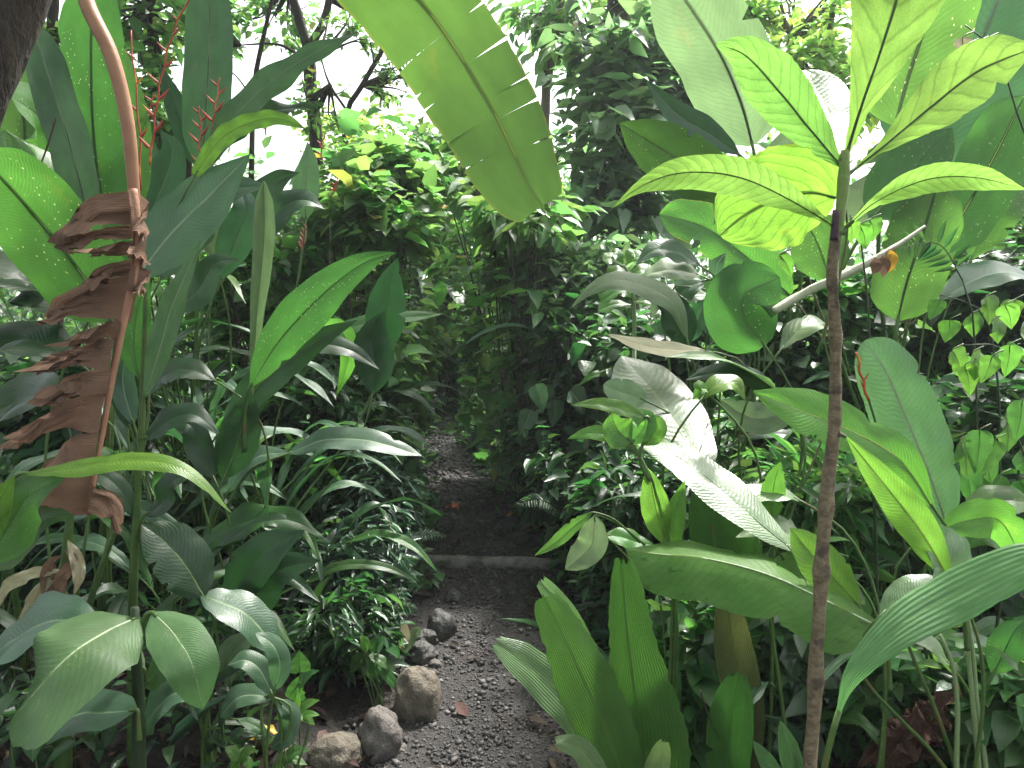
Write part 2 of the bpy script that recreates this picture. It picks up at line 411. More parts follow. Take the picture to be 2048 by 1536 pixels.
def clusters(rng, ctr, rad, nbr, nl, ls, droop=.25, spread=.10, base=None, hollow=.35):
    """twig tips inside an uneven ellipsoid, leaves set along each twig -> pos, dir, size, twig polylines"""
    ctr = np.array(ctr); rad = np.array(rad); tips = []
    off = rng.random(3) * 50
    while len(tips) < nbr:
        q = rng.normal(0, 1, 3); q /= np.linalg.norm(q); q *= rng.uniform(hollow, 1) ** .6
        lump = noise.noise(Vector(q * 1.9 + off))
        if lump < -.18 + .1 * rng.random(): continue
        k_ = 1 + .6 * lump
        if rng.random() < .13: k_ *= rng.uniform(1.15, 1.5); q = q + np.array([0, 0, .25])
        tips.append(ctr + q * rad * k_)
    pos = []; dr = []; sz = []; tw = []
    b = np.array(base) if base is not None else ctr - np.array([0, 0, rad[2]])
    for t in tips:
        inner = ctr + (t - ctr) * .35 + rng.normal(0, .12, 3) * rad
        tw.append((inner, t)); ax = t - inner; L = np.linalg.norm(ax) + 1e-6; ax = ax / L
        m = max(2, int(nl * rng.uniform(.6, 1.4)))
        for k in range(m):
            f = 1 - rng.random() ** 1.5 * .9
            p = inner + ax * L * f + rng.normal(0, spread * .35, 3)
            rad_d = rng.normal(0, 1, 3); rad_d -= ax * rad_d.dot(ax); rad_d /= np.linalg.norm(rad_d) + 1e-6
            d = ax * .6 + rad_d * .8; d[2] = d[2] * .6 - droop
            pos.append(p); dr.append(d); sz.append(ls * min(1.9, rng.lognormal(-.12, .38)))
    return np.array(pos), np.array(dr), np.array(sz), tw, b
def shrub(name, label, cat, cx, cy, Y, rx, ry, ls, mat, nbr=60, nl=14, asp=.75, templ='full', group=None, droop=.25, seed=1, ryd=None, stem=None, stems=5, jit=.35, spread=.1, bx=None, skirt=.6):
    rng = np.random.default_rng(seed * 7919 + 11)
    c = P(cx, cy, Y); k = mpp(c); rad = (rx * k, ryd or rx * k * .75, ry * k)
    b0 = ground(bx, Y) if bx else Vector((c.x, Y, gz(c.x, Y)))
    root = thing(name, label, cat, b0, group)
    pos, dr, sz, tw, _ = clusters(rng, c, rad, nbr, nl, ls, droop, spread)
    lo = c.z - rad[2] * .6
    if skirt and lo > b0.z + .15:
        cc = c.lerp(b0, .5); cc.z = (lo + b0.z) / 2 + .05
        p2, d2, s2, t2, _ = clusters(rng, cc, (rad[0] * .85, rad[1] * .85, (lo - b0.z) / 2 + rad[2] * .3), int(nbr * skirt * min(1.5, (lo - b0.z) / (2 * rad[2]) + .3)), nl, ls, droop, spread, hollow=.1)
        pos = np.concatenate([pos, p2]); dr = np.concatenate([dr, d2]); sz = np.concatenate([sz, s2]); tw = tw + t2
    hwp = np.array([path_at(q[1]) for q in pos]); keep = (pos[:, 2] > .45) | (np.abs(pos[:, 0] - hwp[:, 0]) > hwp[:, 1] * .95)
    pos, dr, sz = pos[keep], dr[keep], sz[keep]
    ok = pos[:, 2] > .03
    foliage('foliage', mat, pos[ok], dr[ok], sz[ok], rng.uniform(asp * .8, asp * 1.2, ok.sum()), root, templ, rng=rng, jit=jit)
    mb = MB(); st = [tw[i] for i in rng.choice(len(tw), min(len(tw), max(stems * 4, 10)), replace=False)]
    hubs = []
    for i in range(stems):
        h = Vector(c) + Vector(rng.normal(0, .3, 3) * np.array(rad)); h.z = max(h.z, .15); hubs.append(h)
        b = root.location + Vector((rng.uniform(-.06, .06), rng.uniform(-.06, .06), -.03))
        mb.tube([b, b.lerp(h, .5) + Vector((rng.uniform(-.05, .05), rng.uniform(-.05, .05), .02)), h], [.009, .007, .004], 5, 8)
    for a, t in st:
        a = Vector(a); t = Vector(t); h = min(hubs, key=lambda q: (q - a).length)
        mb.tube([h, a, t], [.004, .003, .0012], 4, 6)
    mb.build('stem', stem or M['twig'], root)
    return root
# ================================================================== light and sky
EL, AZ = R(56), R(32)                  # sun high, ahead and to the right
w = bpy.data.worlds.new('World'); SC.world = w; w.use_nodes = True
nt = w.node_tree; bg = nt.nodes['Background']
sk = nt.nodes.new('ShaderNodeTexSky'); sk.sky_type = 'NISHITA'; sk.sun_disc = False
sk.sun_elevation = EL; sk.sun_rotation = AZ; sk.dust_density = 6; sk.air_density = 1.2; sk.ozone_density = 1
hs = nt.nodes.new('ShaderNodeHueSaturation'); hs.inputs['Saturation'].default_value = .35   # bright haze: nearly white
nt.links.new(sk.outputs[0], hs.inputs['Color']); nt.links.new(hs.outputs[0], bg.inputs[0])
bg.inputs[1].default_value = .15
sl = bpy.data.lights.new('sun', 'SUN'); so = bpy.data.objects.new('sun', sl); COL.objects.link(so)
sl.energy = 3.4; sl.angle = R(6); sl.color = (1, .975, .92)
so.rotation_euler = Vector((math.sin(AZ) * math.cos(EL), math.cos(AZ) * math.cos(EL), math.sin(EL))).to_track_quat('Z', 'Y').to_euler()
SC.view_settings.view_transform = 'Standard'; SC.view_settings.look = 'None'; SC.view_settings.exposure = 1.68; SC.view_settings.gamma = 1
cy = SC.cycles; cy.max_bounces = 6; cy.diffuse_bounces = 3; cy.glossy_bounces = 2; cy.transmission_bounces = 3; cy.transparent_max_bounces = 4
cy.use_denoising = True; cy.use_adaptive_sampling = True; cy.adaptive_threshold = .02; cy.caustics_reflective = False; cy.caustics_refractive = False

# ================================================================== materials
M = {}
M['mid'] = leaf_mat('leaf_mid', (.04, .115, .03), (.09, .26, .04), ribs=16, spots=.3, spotscale=16)
M['back'] = leaf_mat('leaf_backlit', (.055, .15, .03), (.115, .31, .045), ribs=18, vein=.16, spots=.6, spotscale=13, trans=.55, midcol=(.03, .07, .02))
M['lime'] = leaf_mat('leaf_lime', (.10, .23, .03), (.18, .43, .05), ribs=9, vein=.2, trans=.5, spots=.25)
M['fresh'] = leaf_mat('leaf_fresh', (.065, .18, .03), (.14, .37, .045), ribs=11, vein=.18, trans=.5, spots=.35, spotscale=18, edge=(.4, .4, .05))
M['blue'] = leaf_mat('leaf_waxy', (.045, .11, .055), (.07, .2, .06), ribs=17, rough=.4, bump=.3, trans=.3, spec=.5, midcol=(.2, .3, .16))
M['dark'] = leaf_mat('leaf_dark', (.018, .055, .02), (.03, .11, .022), ribs=13, rough=.36, bump=.3, trans=.3)
M['ribbed'] = leaf_mat('leaf_ribbed', (.05, .115, .06), (.10, .25, .08), ribs=13, slant=.35, rough=.4, bump=.4, trans=.3, spec=.6, vein=.3, midcol=(.32, .42, .25), coat=.15)
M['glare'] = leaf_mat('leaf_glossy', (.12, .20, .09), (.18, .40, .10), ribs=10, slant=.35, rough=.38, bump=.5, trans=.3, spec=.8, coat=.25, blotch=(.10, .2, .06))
M['pale'] = leaf_mat('leaf_pale', (.15, .23, .12), (.20, .34, .13), ribs=15, rough=.46, bump=.25, trans=.35, spec=.45)
M['sap'] = leaf_mat('leaf_sapling', (.10, .22, .03), (.215, .43, .075), ribs=3.1, slant=.55, vein=.42, trans=.62, midcol=(.03, .06, .02), bump=.6, net=16, spec=.4)
M['heart'] = leaf_mat('leaf_heart', (.09, .22, .03), (.21, .47, .05), ribs=5, slant=.9, vein=.5, trans=.6, bump=.6, net=14, midcol=(.06, .1, .02), edge=(.3, .34, .04))
M['palm'] = leaf_mat('leaf_palm', (.032, .095, .018), (.075, .215, .028), ribs=13, long=True, vein=.45, rough=.36, bump=.7, trans=.3, blotch=(.19, .18, .05), veincol=(.08, .14, .03))
M['palmpale'] = leaf_mat('leaf_palm_pale', (.13, .22, .10), (.22, .4, .1), ribs=8, long=True, vein=.45, rough=.36, bump=.9, trans=.35)
M['pleat'] = leaf_mat('leaf_pleated', (.075, .16, .06), (.15, .34, .09), ribs=4.5, long=True, vein=.3, rough=.4, bump=.6, trans=.35)
M['palmold'] = leaf_mat('leaf_palm_old', (.07, .10, .035), (.15, .2, .05), ribs=11, long=True, vein=.5, rough=.45, bump=.9, trans=.3, blotch=(.20, .11, .035))
M['banana'] = leaf_mat('leaf_banana', (.07, .15, .03), (.145, .30, .045), ribs=40, slant=.1, vein=.16, trans=.52, rough=.42, bump=.2, midcol=(.30, .42, .08), edge=(.30, .27, .05), var=0.02)
M['dead'] = leaf_mat('leaf_dead', (.23, .14, .105), (.22, .12, .085), ribs=24, slant=.05, vein=.45, rough=.7, bump=.7, trans=.3, spec=.15, blotch=(.17, .10, .072), midcol=(.4, .2, .12), veincol=(.08, .045, .03), under=.1)
M['palegreen'] = leaf_mat('leaf_palegreen', (.105, .21, .08), (.16, .36, .09), ribs=13, rough=.46, bump=.3, trans=.32, spec=.45, spots=.45, spotscale=22, spotcol=(.5, .52, .16))
M['deaddark'] = leaf_mat('leaf_dead_dark', (.085, .05, .038), (.06, .03, .02), ribs=22, slant=.05, vein=.6, rough=.75, bump=1., trans=.12, spec=.1, blotch=(.16, .10, .075), veincol=(.03, .018, .012))
M['palelime'] = leaf_mat('leaf_palelime', (.13, .25, .07), (.28, .56, .12), ribs=7, slant=.4, rough=.45, bump=.3, trans=.6, spec=.3, vein=.2, blotch=(.10, .2, .05))
M['dry'] = leaf_mat('leaf_dry', (.42, .40, .27), (.4, .36, .2), ribs=20, rough=.55, bump=.6, trans=.25, blotch=(.3, .22, .1))
M['yellow'] = leaf_mat('leaf_yellow', (.55, .36, .04), (.6, .36, .03), ribs=8, rough=.4, trans=.35)
M['orange'] = leaf_mat('leaf_orange', (.46, .15, .05), (.4, .12, .03), ribs=8, rough=.4, trans=.2, blotch=(.2, .07, .03))
M['midrib'] = solid_mat('midrib_green', (.16, .26, .07), (.24, .34, .11), 30, .4)
M['midrib_dark'] = solid_mat('midrib_dark', (.02, .05, .015), (.035, .075, .02), 30, .4)
M['midrib_pale'] = solid_mat('midrib_pale', (.36, .46, .27), (.44, .52, .34), 30, .35)
M['midrib_lime'] = solid_mat('midrib_lime', (.50, .62, .10), (.58, .66, .14), 30, .45)
M['midrib_dead'] = solid_mat('midrib_dead', (.44, .24, .15), (.36, .17, .10), 30, .6)
M['stalk'] = solid_mat('stalk_green', (.05, .11, .025), (.10, .17, .04), 12, .45, c3=(.10, .09, .03), s3=6)
M['dry_stalk'] = solid_mat('dry_stalk', (.38, .40, .27), (.52, .50, .38), 14, .6, .6, c3=(.25, .2, .12), s3=9)
M['stalk_dark'] = solid_mat('stalk_dark', (.02, .04, .015), (.035, .06, .02), 12, .5)
M['stalk_pale'] = solid_mat('stalk_pale', (.20, .30, .12), (.28, .36, .18), 12, .45)
M['petiole_brown'] = solid_mat('petiole_brown', (.42, .22, .12), (.30, .14, .075), 9, .55, .25, c3=(.18, .16, .06), s3=3.5, t3=(.6, .75))
M['twig'] = solid_mat('twig', (.035, .028, .018), (.07, .055, .03), 25, .8)
M['bark_dark'] = solid_mat('bark_dark', (.022, .017, .013), (.06, .045, .032), 14, .85, 1., .35, c3=(.05, .06, .03), s3=5, bdist=.03)
M['bark_grey'] = solid_mat('bark_grey', (.10, .085, .065), (.20, .17, .13), 16, .85, .8, .3, c3=(.06, .075, .04), s3=6, bdist=.02)
M['bark_sap'] = solid_mat('bark_sapling', (.15, .11, .062), (.31, .245, .155), 55, .75, 1., 1.6, c3=(.09, .068, .05), s3=24, t3=(.54, .66), bdist=.006)
M['stem_sap'] = solid_mat('stem_sapling_green', (.16, .26, .05), (.22, .32, .08), 30, .5)
M['stem_purple'] = solid_mat('stem_purple', (.05, .03, .04), (.10, .05, .06), 30, .5)
M['red'] = solid_mat('bract_red', (.46, .05, .04), (.6, .12, .05), 18, .4, .2, c3=(.75, .28, .04), s3=9)
M['pinkred'] = solid_mat('bract_pink', (.55, .16, .12), (.68, .28, .2), 18, .45, .2)
M['stone_tan'] = solid_mat('stone_tan', (.09, .078, .06), (.18, .15, .115), 22, .85, .9, c3=(.045, .045, .03), s3=7, bdist=.015)
M['stone_grey'] = solid_mat('stone_grey', (.09, .08, .072), (.17, .15, .135), 24, .8, .9, c3=(.07, .065, .06), s3=8, bdist=.015)
M['stone_dark'] = solid_mat('stone_dark', (.04, .04, .036), (.085, .08, .074), 24, .6, .8, c3=(.05, .06, .035), s3=8, bdist=.012)
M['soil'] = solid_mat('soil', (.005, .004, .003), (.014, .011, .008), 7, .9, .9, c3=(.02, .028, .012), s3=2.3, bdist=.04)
M['gravelbed'] = solid_mat('gravel_bed', (.022, .020, .019), (.055, .049, .046), 60, .65, 1., c3=(.03, .021, .018), s3=3, bdist=.012)
M['pebble'] = solid_mat('pebble', (.055, .05, .049), (.105, .096, .092), 90, .55, .3, rnd=True)
M['log'] = solid_mat('log_wood', (.13, .12, .112), (.27, .25, .235), 18, .85, 1., c3=(.07, .062, .057), s3=9, bdist=.01)
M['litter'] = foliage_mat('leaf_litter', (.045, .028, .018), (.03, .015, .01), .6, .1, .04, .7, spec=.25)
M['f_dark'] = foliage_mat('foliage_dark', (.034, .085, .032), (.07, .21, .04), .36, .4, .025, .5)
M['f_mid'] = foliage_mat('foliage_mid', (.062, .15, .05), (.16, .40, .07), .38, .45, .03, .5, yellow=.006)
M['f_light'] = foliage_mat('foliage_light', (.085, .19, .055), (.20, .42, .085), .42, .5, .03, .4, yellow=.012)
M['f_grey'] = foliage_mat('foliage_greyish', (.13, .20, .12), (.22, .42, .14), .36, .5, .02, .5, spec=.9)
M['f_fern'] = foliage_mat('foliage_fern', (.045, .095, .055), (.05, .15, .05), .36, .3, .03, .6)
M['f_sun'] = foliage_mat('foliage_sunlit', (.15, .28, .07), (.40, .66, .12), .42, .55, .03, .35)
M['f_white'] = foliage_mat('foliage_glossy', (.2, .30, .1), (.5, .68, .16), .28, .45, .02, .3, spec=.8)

# ================================================================== the setting
xs = np.concatenate([-np.geomspace(160, 7, 22), np.linspace(-6.5, 6.5, 110), np.geomspace(7, 160, 22)])
ys = np.concatenate([-np.geomspace(60, 2, 14), np.linspace(-1.8, 14, 130), np.geomspace(14.5, 220, 24)])
gv = [(x, y, gz(x, y)) for y in ys for x in xs]; nx = len(xs)
gf = [(j * nx + i, j * nx + i + 1, (j + 1) * nx + i + 1, (j + 1) * nx + i) for j in range(len(ys) - 1) for i in range(nx - 1)]
tag(mesh_obj('ground', gv, gf, M['soil']), kind='structure')
pv = []; pf = []; py_ = np.concatenate([np.linspace(-1.4, 8, 150), np.linspace(8.1, 20, 60)]); K = 14
for j, y in enumerate(py_):
    cx, hw = path_at(y); hw = hw + .04 + .05 * noise.noise(Vector((0, y * 2.1, 5)))
    for i in range(K):
        q = i / (K - 1) * 2 - 1; x = cx + q * hw
        pv.append((x, y, .008 + .014 * noise.noise(Vector((x * 4, y * 4, 1))) - .03 * max(0, abs(q) - .75) * 4 * .6))
pf = [(j * K + i, j * K + i + 1, (j + 1) * K + i + 1, (j + 1) * K + i) for j in range(len(py_) - 1) for i in range(K - 1)]
tag(mesh_obj('path', pv, pf, M['gravelbed']), kind='structure')
# pebbles of the path
def pebbles():
    rng = np.random.default_rng(3); t = (1 + 5 ** .5) / 2
    iv = np.array([(-1, t, 0), (1, t, 0), (-1, -t, 0), (1, -t, 0), (0, -1, t), (0, 1, t), (0, -1, -t), (0, 1, -t), (t, 0, -1), (t, 0, 1), (-t, 0, -1), (-t, 0, 1)]) / math.hypot(1, t)
    fc = [(0, 11, 5), (0, 5, 1), (0, 1, 7), (0, 7, 10), (0, 10, 11), (1, 5, 9), (5, 11, 4), (11, 10, 2), (10, 7, 6), (7, 1, 8), (3, 9, 4), (3, 4, 2), (3, 2, 6), (3, 6, 8), (3, 8, 9), (4, 9, 5), (2, 4, 11), (6, 2, 10), (8, 6, 7), (9, 8, 1)]
    N = 34000
    y = 2.0 + 7.5 * rng.random(N) ** 1.35; q = rng.normal(0, .52, N); q = np.clip(q, -1.25, 1.25)
    cx = np.array([path_at(a) for a in y]); x = cx[:, 0] + q * cx[:, 1]
    s = np.clip(rng.lognormal(math.log(.0036), .62, N), .0015, .02); s[rng.random(N) < .012] *= 2.1; s *= np.clip(y / 3.6, .9, 1.9)
    V = iv[None] * (s[:, None, None] * rng.uniform(.55, 1.3, (N, 1, 3))); V *= rng.uniform(.62, 1.2, (N, 12, 1))
    a = rng.random(N) * 6.283; ca, sa = np.cos(a)[:, None], np.sin(a)[:, None]
    X = V[..., 0] * ca - V[..., 1] * sa; Y = V[..., 0] * sa + V[..., 1] * ca; V[..., 0] = X; V[..., 1] = Y; V[..., 2] *= .75
    z = np.array([max(.008 + .014 * noise.noise(Vector((x[i] * 4, y[i] * 4, 1))) if abs(q[i]) < .95 else 0, gz(x[i], y[i])) for i in range(N)])
    V += np.stack([x, y, z + s * .25], 1)[:, None]
    li = (np.array(fc)[None] + (np.arange(N) * 12)[:, None, None]).astype(np.int32).ravel()
    r = rng.random(N) ** 2.2 * .75; r[rng.random(N) < .03] = 1.9
    tag(mesh_obj('gravel', V.reshape(-1, 3), (li, np.full(N * 20, 3, np.int32)), M['pebble'], rnd=np.repeat(r, 12), smooth=False), kind='stuff')
pebbles()

def stone(px, py, rx, ry, mat, label, seed, rough=.22, Y=None, dz=0, flat=.8):
    """a boulder lying on the ground, its visible middle at (px, py)"""
    g = gpt(px, py + ry * .8); k = mpp(g); rx *= k; rz = ry * k * 1.12; ry_ = (rx + rz) / 2
    me_v = []; me_f = []; nu, nv = 56, 36
    for j in range(nv + 1):
        th = math.pi * j / nv
        for i in range(nu):
            ph = 2 * math.pi * i / nu; d = Vector((math.sin(th) * math.cos(ph), math.sin(th) * math.sin(ph), math.cos(th)))
            q = d + Vector((seed * 3.1, seed * 1.7, 0)); r = 1 + rough * (1.4 * noise.noise(q * 1.1) + .8 * noise.noise(q * 2.3) + .3 * noise.noise(q * 5) + .16 * noise.noise(q * 11) + .08 * noise.noise(q * 23))
            c = noise.voronoi(q * 1.25)[0]; r -= rough * .9 * max(0, .45 - (c[1] - c[0]))
            me_v.append((g.x + d.x * r * rx, g.y + rx * .5 + d.y * r * ry_, rz * .42 + d.z * r * rz + dz))
    for j in range(nv):
        for i in range(nu): me_f.append((j * nu + i, j * nu + (i + 1) % nu, (j + 1) * nu + (i + 1) % nu, (j + 1) * nu + i)[::-1])
    return tag(mesh_obj('stone', me_v, me_f, mat, loc=(g.x, g.y, 0)), label, 'stone', 'stones along the path edge')
stone(664, 1512, 58, 36, M['stone_tan'], 'rounded tan stone at the bottom edge beside the path, nearest of the row', 1, .12)
stone(758, 1470, 44, 52, M['stone_grey'], 'angular grey stone standing between the tan stone and the big boulder', 2, .15)
stone(835, 1388, 48, 60, M['stone_tan'], 'largest boulder of the path edge, tan with a dark lower side', 3, .12)
stone(842, 1308, 30, 22, M['stone_dark'], 'small low dark stone just behind the largest boulder', 4, .15)
stone(880, 1250, 30, 33, M['stone_dark'], 'smooth dark egg shaped stone leaning over the path', 5, .1)
stone(850, 1278, 26, 20, M['stone_dark'], 'flat dark stone half hidden between two dark stones', 6, .2)
stone(1020, 1050, 26, 13, M['stone_dark'], 'reddish dark stone on the right side of the path past the log', 7, .2)
stone(1062, 1078, 36, 12, M['stone_dark'], 'long flat dark stone on the right edge before the log', 8, .2)
stone(1180, 1185, 32, 22, M['stone_dark'], 'mossy dark stone by the right end of the log', 9, .2)
stone(905, 1195, 20, 13, M['stone_dark'], 'small dark stone farthest up the left path edge', 11, .2)
stone(870, 1330, 14, 10, M['stone_grey'], 'small grey stone on the gravel right behind the largest boulder', 12, .15)
stone(800, 1500, 16, 10, M['stone_grey'], 'small grey stone right of the angular grey stone', 13, .2)
stone(935, 1290, 10, 7, M['stone_grey'], 'small pale pebble lying alone on the gravel', 10, .1)
a_, b_ = gpt(838, 1132), gpt(1100, 1138)
lg = MB(); lg.tube([a_ + Vector((-.05, .03, .02)), a_.lerp(b_, .35) + Vector((0, 0, .022)), a_.lerp(b_, .7) + Vector((0, .01, .022)), b_ + Vector((.1, .0, .016))], [.040, .042, .042, .040], 24, 110, bump=.14)
tag(lg.build('log', M['log'], loc=(a_.x, a_.y, 0)), 'weathered grey log laid across the gravel path as a step', 'log')
def fallen(px, py, dx, dy, wd, mat, label):
    g = gpt(px, py); k = mpp(g); e = g + Vector((dx * k, dy * k * 2.2, 0)); m = g.lerp(e, .5)
    zz = max(gz(g.x, g.y), .01)
    o = leaf(None, [g + Vector((0, 0, zz + .012)), m + Vector((0, 0, zz + .03)), e + Vector((0, 0, zz + .014))], wd * k, mat, 'ellip', up=1., fold=.3, curl=-.2, wav=.25, world=True, nU=14, nV=3, name='fallen_leaf')
    return tag(o, label, 'leaf', 'fallen leaves')
fallen(893, 1022, 26, -6, 24, M['orange'], 'orange fallen leaf lying alone in the middle of the gravel')
fallen(1012, 1040, 36, 2, 18, M['orange'], 'curled rust brown fallen leaf beside the reddish stone')
fallen(1050, 1072, 38, 4, 20, M['orange'], 'red brown fallen leaf on the long flat stone')
fallen(838, 925, 14, -4, 14, M['orange'], 'small tan fallen leaf at the left edge of the far path')
fallen(500, 1518, 52, 10, 34, M['yellow'], 'bright yellow orange fallen leaf left of the tan stone')

# ================================================================== helpers for plants
def plant(name, label, cat, px, Y, group=None):
    return thing(name, label, cat, ground(px, Y), group)
def Lp(plant_, Y, pts, w, mat, prof='lance', **k):
    """pts as (x, y) or (x, y, dY)"""
    q = [(p[0], p[1], Y + (p[2] if len(p) > 2 else 0)) for p in pts]
    if 'stalk' in k and k['stalk']: k['stalk'] = [(p[0], p[1], Y + (p[2] if len(p) > 2 else 0)) for p in k['stalk']]
    elif 'stalk' not in k and 'root' not in k: k['root'] = plant_
    return leaf(plant_, q, w, M[mat], prof, **k)
def stem(plant_, pts, radii, mat, name='stem', n=8, seg=None, bump=0):
    return MB().tube([P(*p) for p in pts], [r for r in radii], n, seg, bump).build(name, M[mat], plant_)
def bract_flower(plant_, Y, pts, n, ln, mat='red', wd=.28, ang=.9, name='flower', stem_r=.003):
    """zig-zag flower head of boat shaped bracts along a stem; pts bottom to top"""
    c = spline([P(x, y, Y) for x, y in pts], n + 2); T = frames(c); mb = MB()
    zz = [c[0]] + [c[i] + Vector(((-1) ** i * .004, 0, 0)) for i in range(1, n + 1)] + [c[-1]]
    mb.tube(zz, [stem_r * 1.3, stem_r], 6, n * 3)
    for i in range(1, n + 1):
        s = (-1) ** i; f = 1 - .55 * (i - 1) / n; L = .82 * ln * f * mpp(c[i])
        ax = Vector((s * math.sin(ang), .25 * math.sin(i * 2.3), math.cos(ang))).normalized()
        e = c[i] + ax * L; m1 = c[i] + ax * L * .35 + Vector((0, 0, -L * .05)); r = L * wd * .40
        mb.tube([c[i], m1, c[i] + ax * L * .7 + Vector((0, 0, L * .03)), e + Vector((0, 0, L * .12))], [r * .45, r, r * .6, r * .05], 7, 9)
    return mb.build(name, M[mat], plant_)

# ================================================================== left side
# --- banana plant whose leaning stem fills the top left corner
bp = thing('banana_plant', 'leaning dark stemmed banana plant, with a torn brown dead leaf and a broad green leaf', 'banana plant', ground(-330, 1.75))
MB().tube([bp.location + Vector((0, 0, -.05)), P(-190, 620, 1.75), P(-86, 240, 1.75), P(2, 60, 1.8), P(90, -150, 1.85), P(150, -330, 1.9)], [.16, .12, .10, .09, .07, .05], 16, 40, bump=.12).build('pseudostem', M['bark_dark'], bp)
MB().tube([P(140, -290, 1.87), P(150, -130, 1.78), P(172, 0, 1.72), P(222, 110, 1.70), P(254, 240, 1.70), P(268, 385, 1.70), P(272, 470, 1.70)], [.026, .021, .017, .0165, .0150, .0135, .010], 10, 50).build('dead_leaf_stalk', M['petiole_brown'], bp)
def dead_blade():
    mid = spline([P(268, 380, 1.70), P(276, 450, 1.69), P(272, 540, 1.69), P(255, 620, 1.69), P(230, 740, 1.68), P(205, 880, 1.67), P(178, 1032, 1.66)], 120)
    V = []; Fc = []; UV = []
    rg = random.Random(4)
    # strips: u0,u1 on the midrib, end offset in px (dx,dy), end width factor, side
    strips = [(.00, .11, -128, 64, .5, 0), (.105, .15, -150, 40, .45, .02), (.15, .20, -80, 14, .35, 0), (.20, .255, -118, 60, .3, .05), (.25, .40, -180, 44, .26, 0), (.39, .45, -112, 34, .5, .02), (.445, .54, -192, 34, .34, .02),
              (.535, .615, -140, 40, .45, -.02), (.61, .735, -182, 56, .5, .02), (.73, .855, -165, 70, .5, .03), (.85, 1., -152, 36, .66, 0),
              (.0, .12, 26, 50, .5, .02), (.1, .22, 20, 30, .5, .03), (.22, .3, 32, 30, .4, .02), (.88, .97, 46, 75, .6, .05)]
    for (u0, u1, dx, dy, wf, dz) in strips:
        nU, nV = 9, 16; b0 = len(V); n_ = 119
        ph = rg.random() * 6; amp = rg.uniform(.010, .022); tw = rg.uniform(-.9, .9)
        for i in range(nU):
            q = i / (nU - 1)
            for k in range(nV):
                v = k / (nV - 1)
                # width narrows towards the end and the strip swings down
                uc = (u0 + u1) / 2 + (u1 - u0) * (q - .5) * (1 - (1 - wf * (.6 + .8 * noise.noise(Vector((q * 3, ph, 2))))) * v ** 1.5)
                x = max(0, min(1, uc)) * n_; a = int(min(x, n_ - 1)); p = mid[a].lerp(mid[min(a + 1, n_)], x - a)
                kx = mpp(p)
                bow = math.sin(v * 2.6) * .18
                ex = .82 + .5 * noise.noise(Vector((q * 4.5, ph * 3, 7)))
                p = p + Vector((dx * v * ex * kx, (-.05 * v + dz * v + .03 * math.sin(v * 5 + ph)) + tw * (q - .5) * .06 * v, -(dy * (v ** 2.2) * kx) + bow * abs(dx) * kx * .25))
                p += Vector((.2, 1, .35)) * (amp * math.sin(q * 5 + v * 5 + ph) * v ** 1.2 + .0022 * math.sin(q * 17 + ph + v * 3))
                p += Vector((0, .02 * noise.noise(Vector((v * 4, q * 3, ph + 9))) * v, .016 * noise.noise(Vector((v * 7, q * 5, ph))) * v))
                V.append(p); UV.append((u0 * 6 + q * (u1 - u0) * 6, v * .9 + .08))
        for i in range(nU - 1):
            for k in range(nV - 1):
                a = b0 + i * nV + k; Fc.append((a, a + 1, a + nV + 1, a + nV))
    o = mesh_obj('dead_leaf', V, Fc, M['dead'], bp, UV); o['label'] = 'torn brown dead leaf hanging straight down'
    MB().tube([m + Vector((0, -.006, 0)) for m in mid[::10]] + [mid[-1]], [.011, .009, .008, .0065, .004], 8, 60).build('midrib', M['midrib_dead'], o)
dead_blade()
leaf(bp, [P(330, -300, 2.0), P(540, -260, 2.2), P(720, -130, 2.35), P(839, 0, 2.4), P(907, 92, 2.41), P(969, 191, 2.4), P(1012, 272, 2.38), P(1052, 360, 2.35), P(1085, 412, 2.32)], .35, M['banana'], [(0, .1), (.08, .5), (.25, .9), (.45, 1), (.7, .98), (.86, .88), (.93, .74), (.98, .62), (1, .45)], up=.0, fold=.04, curl=.08, wav=.02, nU=56, nV=8,
     tearL=[(.60, .6), (.675, .3), (.755, .5), (.80, .75), (.875, .45)], tearR=[(.60, .72), (.665, .93), (.70, .8), (.79, .9), (.86, .96)], gap=.0026, flap=.05, midrib=M['midrib_lime'], mid_r=.028, world=True,
     stalk=[P(150, -310, 1.9), P(230, -330, 1.95)], sr=.014, roll=.05, rw=1.08, lw=.86, rag=.05, nibble=False)['label'] = 'broad green leaf hanging over the path'

# --- tall back-lit clump behind the dead leaf
Y = 3.1
h1 = plant('heliconia_plant', 'tall clump of upright yellow green backlit leaves behind the hanging dead leaf', 'plant', 215, Y)
Lp(h1, Y, [(215, 470), (190, 300), (182, 120), (188, -70)], 118, 'back', 'oblong', up=0, fold=.12, midrib=M['midrib_dark'], sr=.008, wav=.04)
Lp(h1, Y + .15, [(250, 470), (252, 330), (244, 180), (222, 45)], 100, 'back', 'lance', up=0, fold=.1, midrib=M['midrib_dark'], sr=.008)
Lp(h1, Y - .2, [(178, 440, 0), (140, 290, 0), (100, 160, .05), (66, 55, .15)], 78, 'blue', 'oblong', up=.2, roll=.5, fold=.2, sr=.008, midrib=M['midrib_dark'])
Lp(h1, Y + .3, [(150, 520), (120, 380), (90, 250, -.1), (20, 190, -.3)], 90, 'back', 'oblong', up=.3, fold=.2, roll=-.3)
Lp(h1, Y + .1, [(140, 480), (110, 380), (60, 300, -.1), (25, 280, -.2)], 75, 'glare', 'lance', up=.6, fold=.2)
Lp(h1, Y + .5, [(150, 420), (140, 300), (130, 200), (150, 90)], 90, 'mid', 'oblong', up=0, roll=.4)
Lp(h1, Y + .4, [(60, 500), (40, 380), (50, 260), (20, 120)], 120, 'back', 'oblong', up=.1, roll=.3)
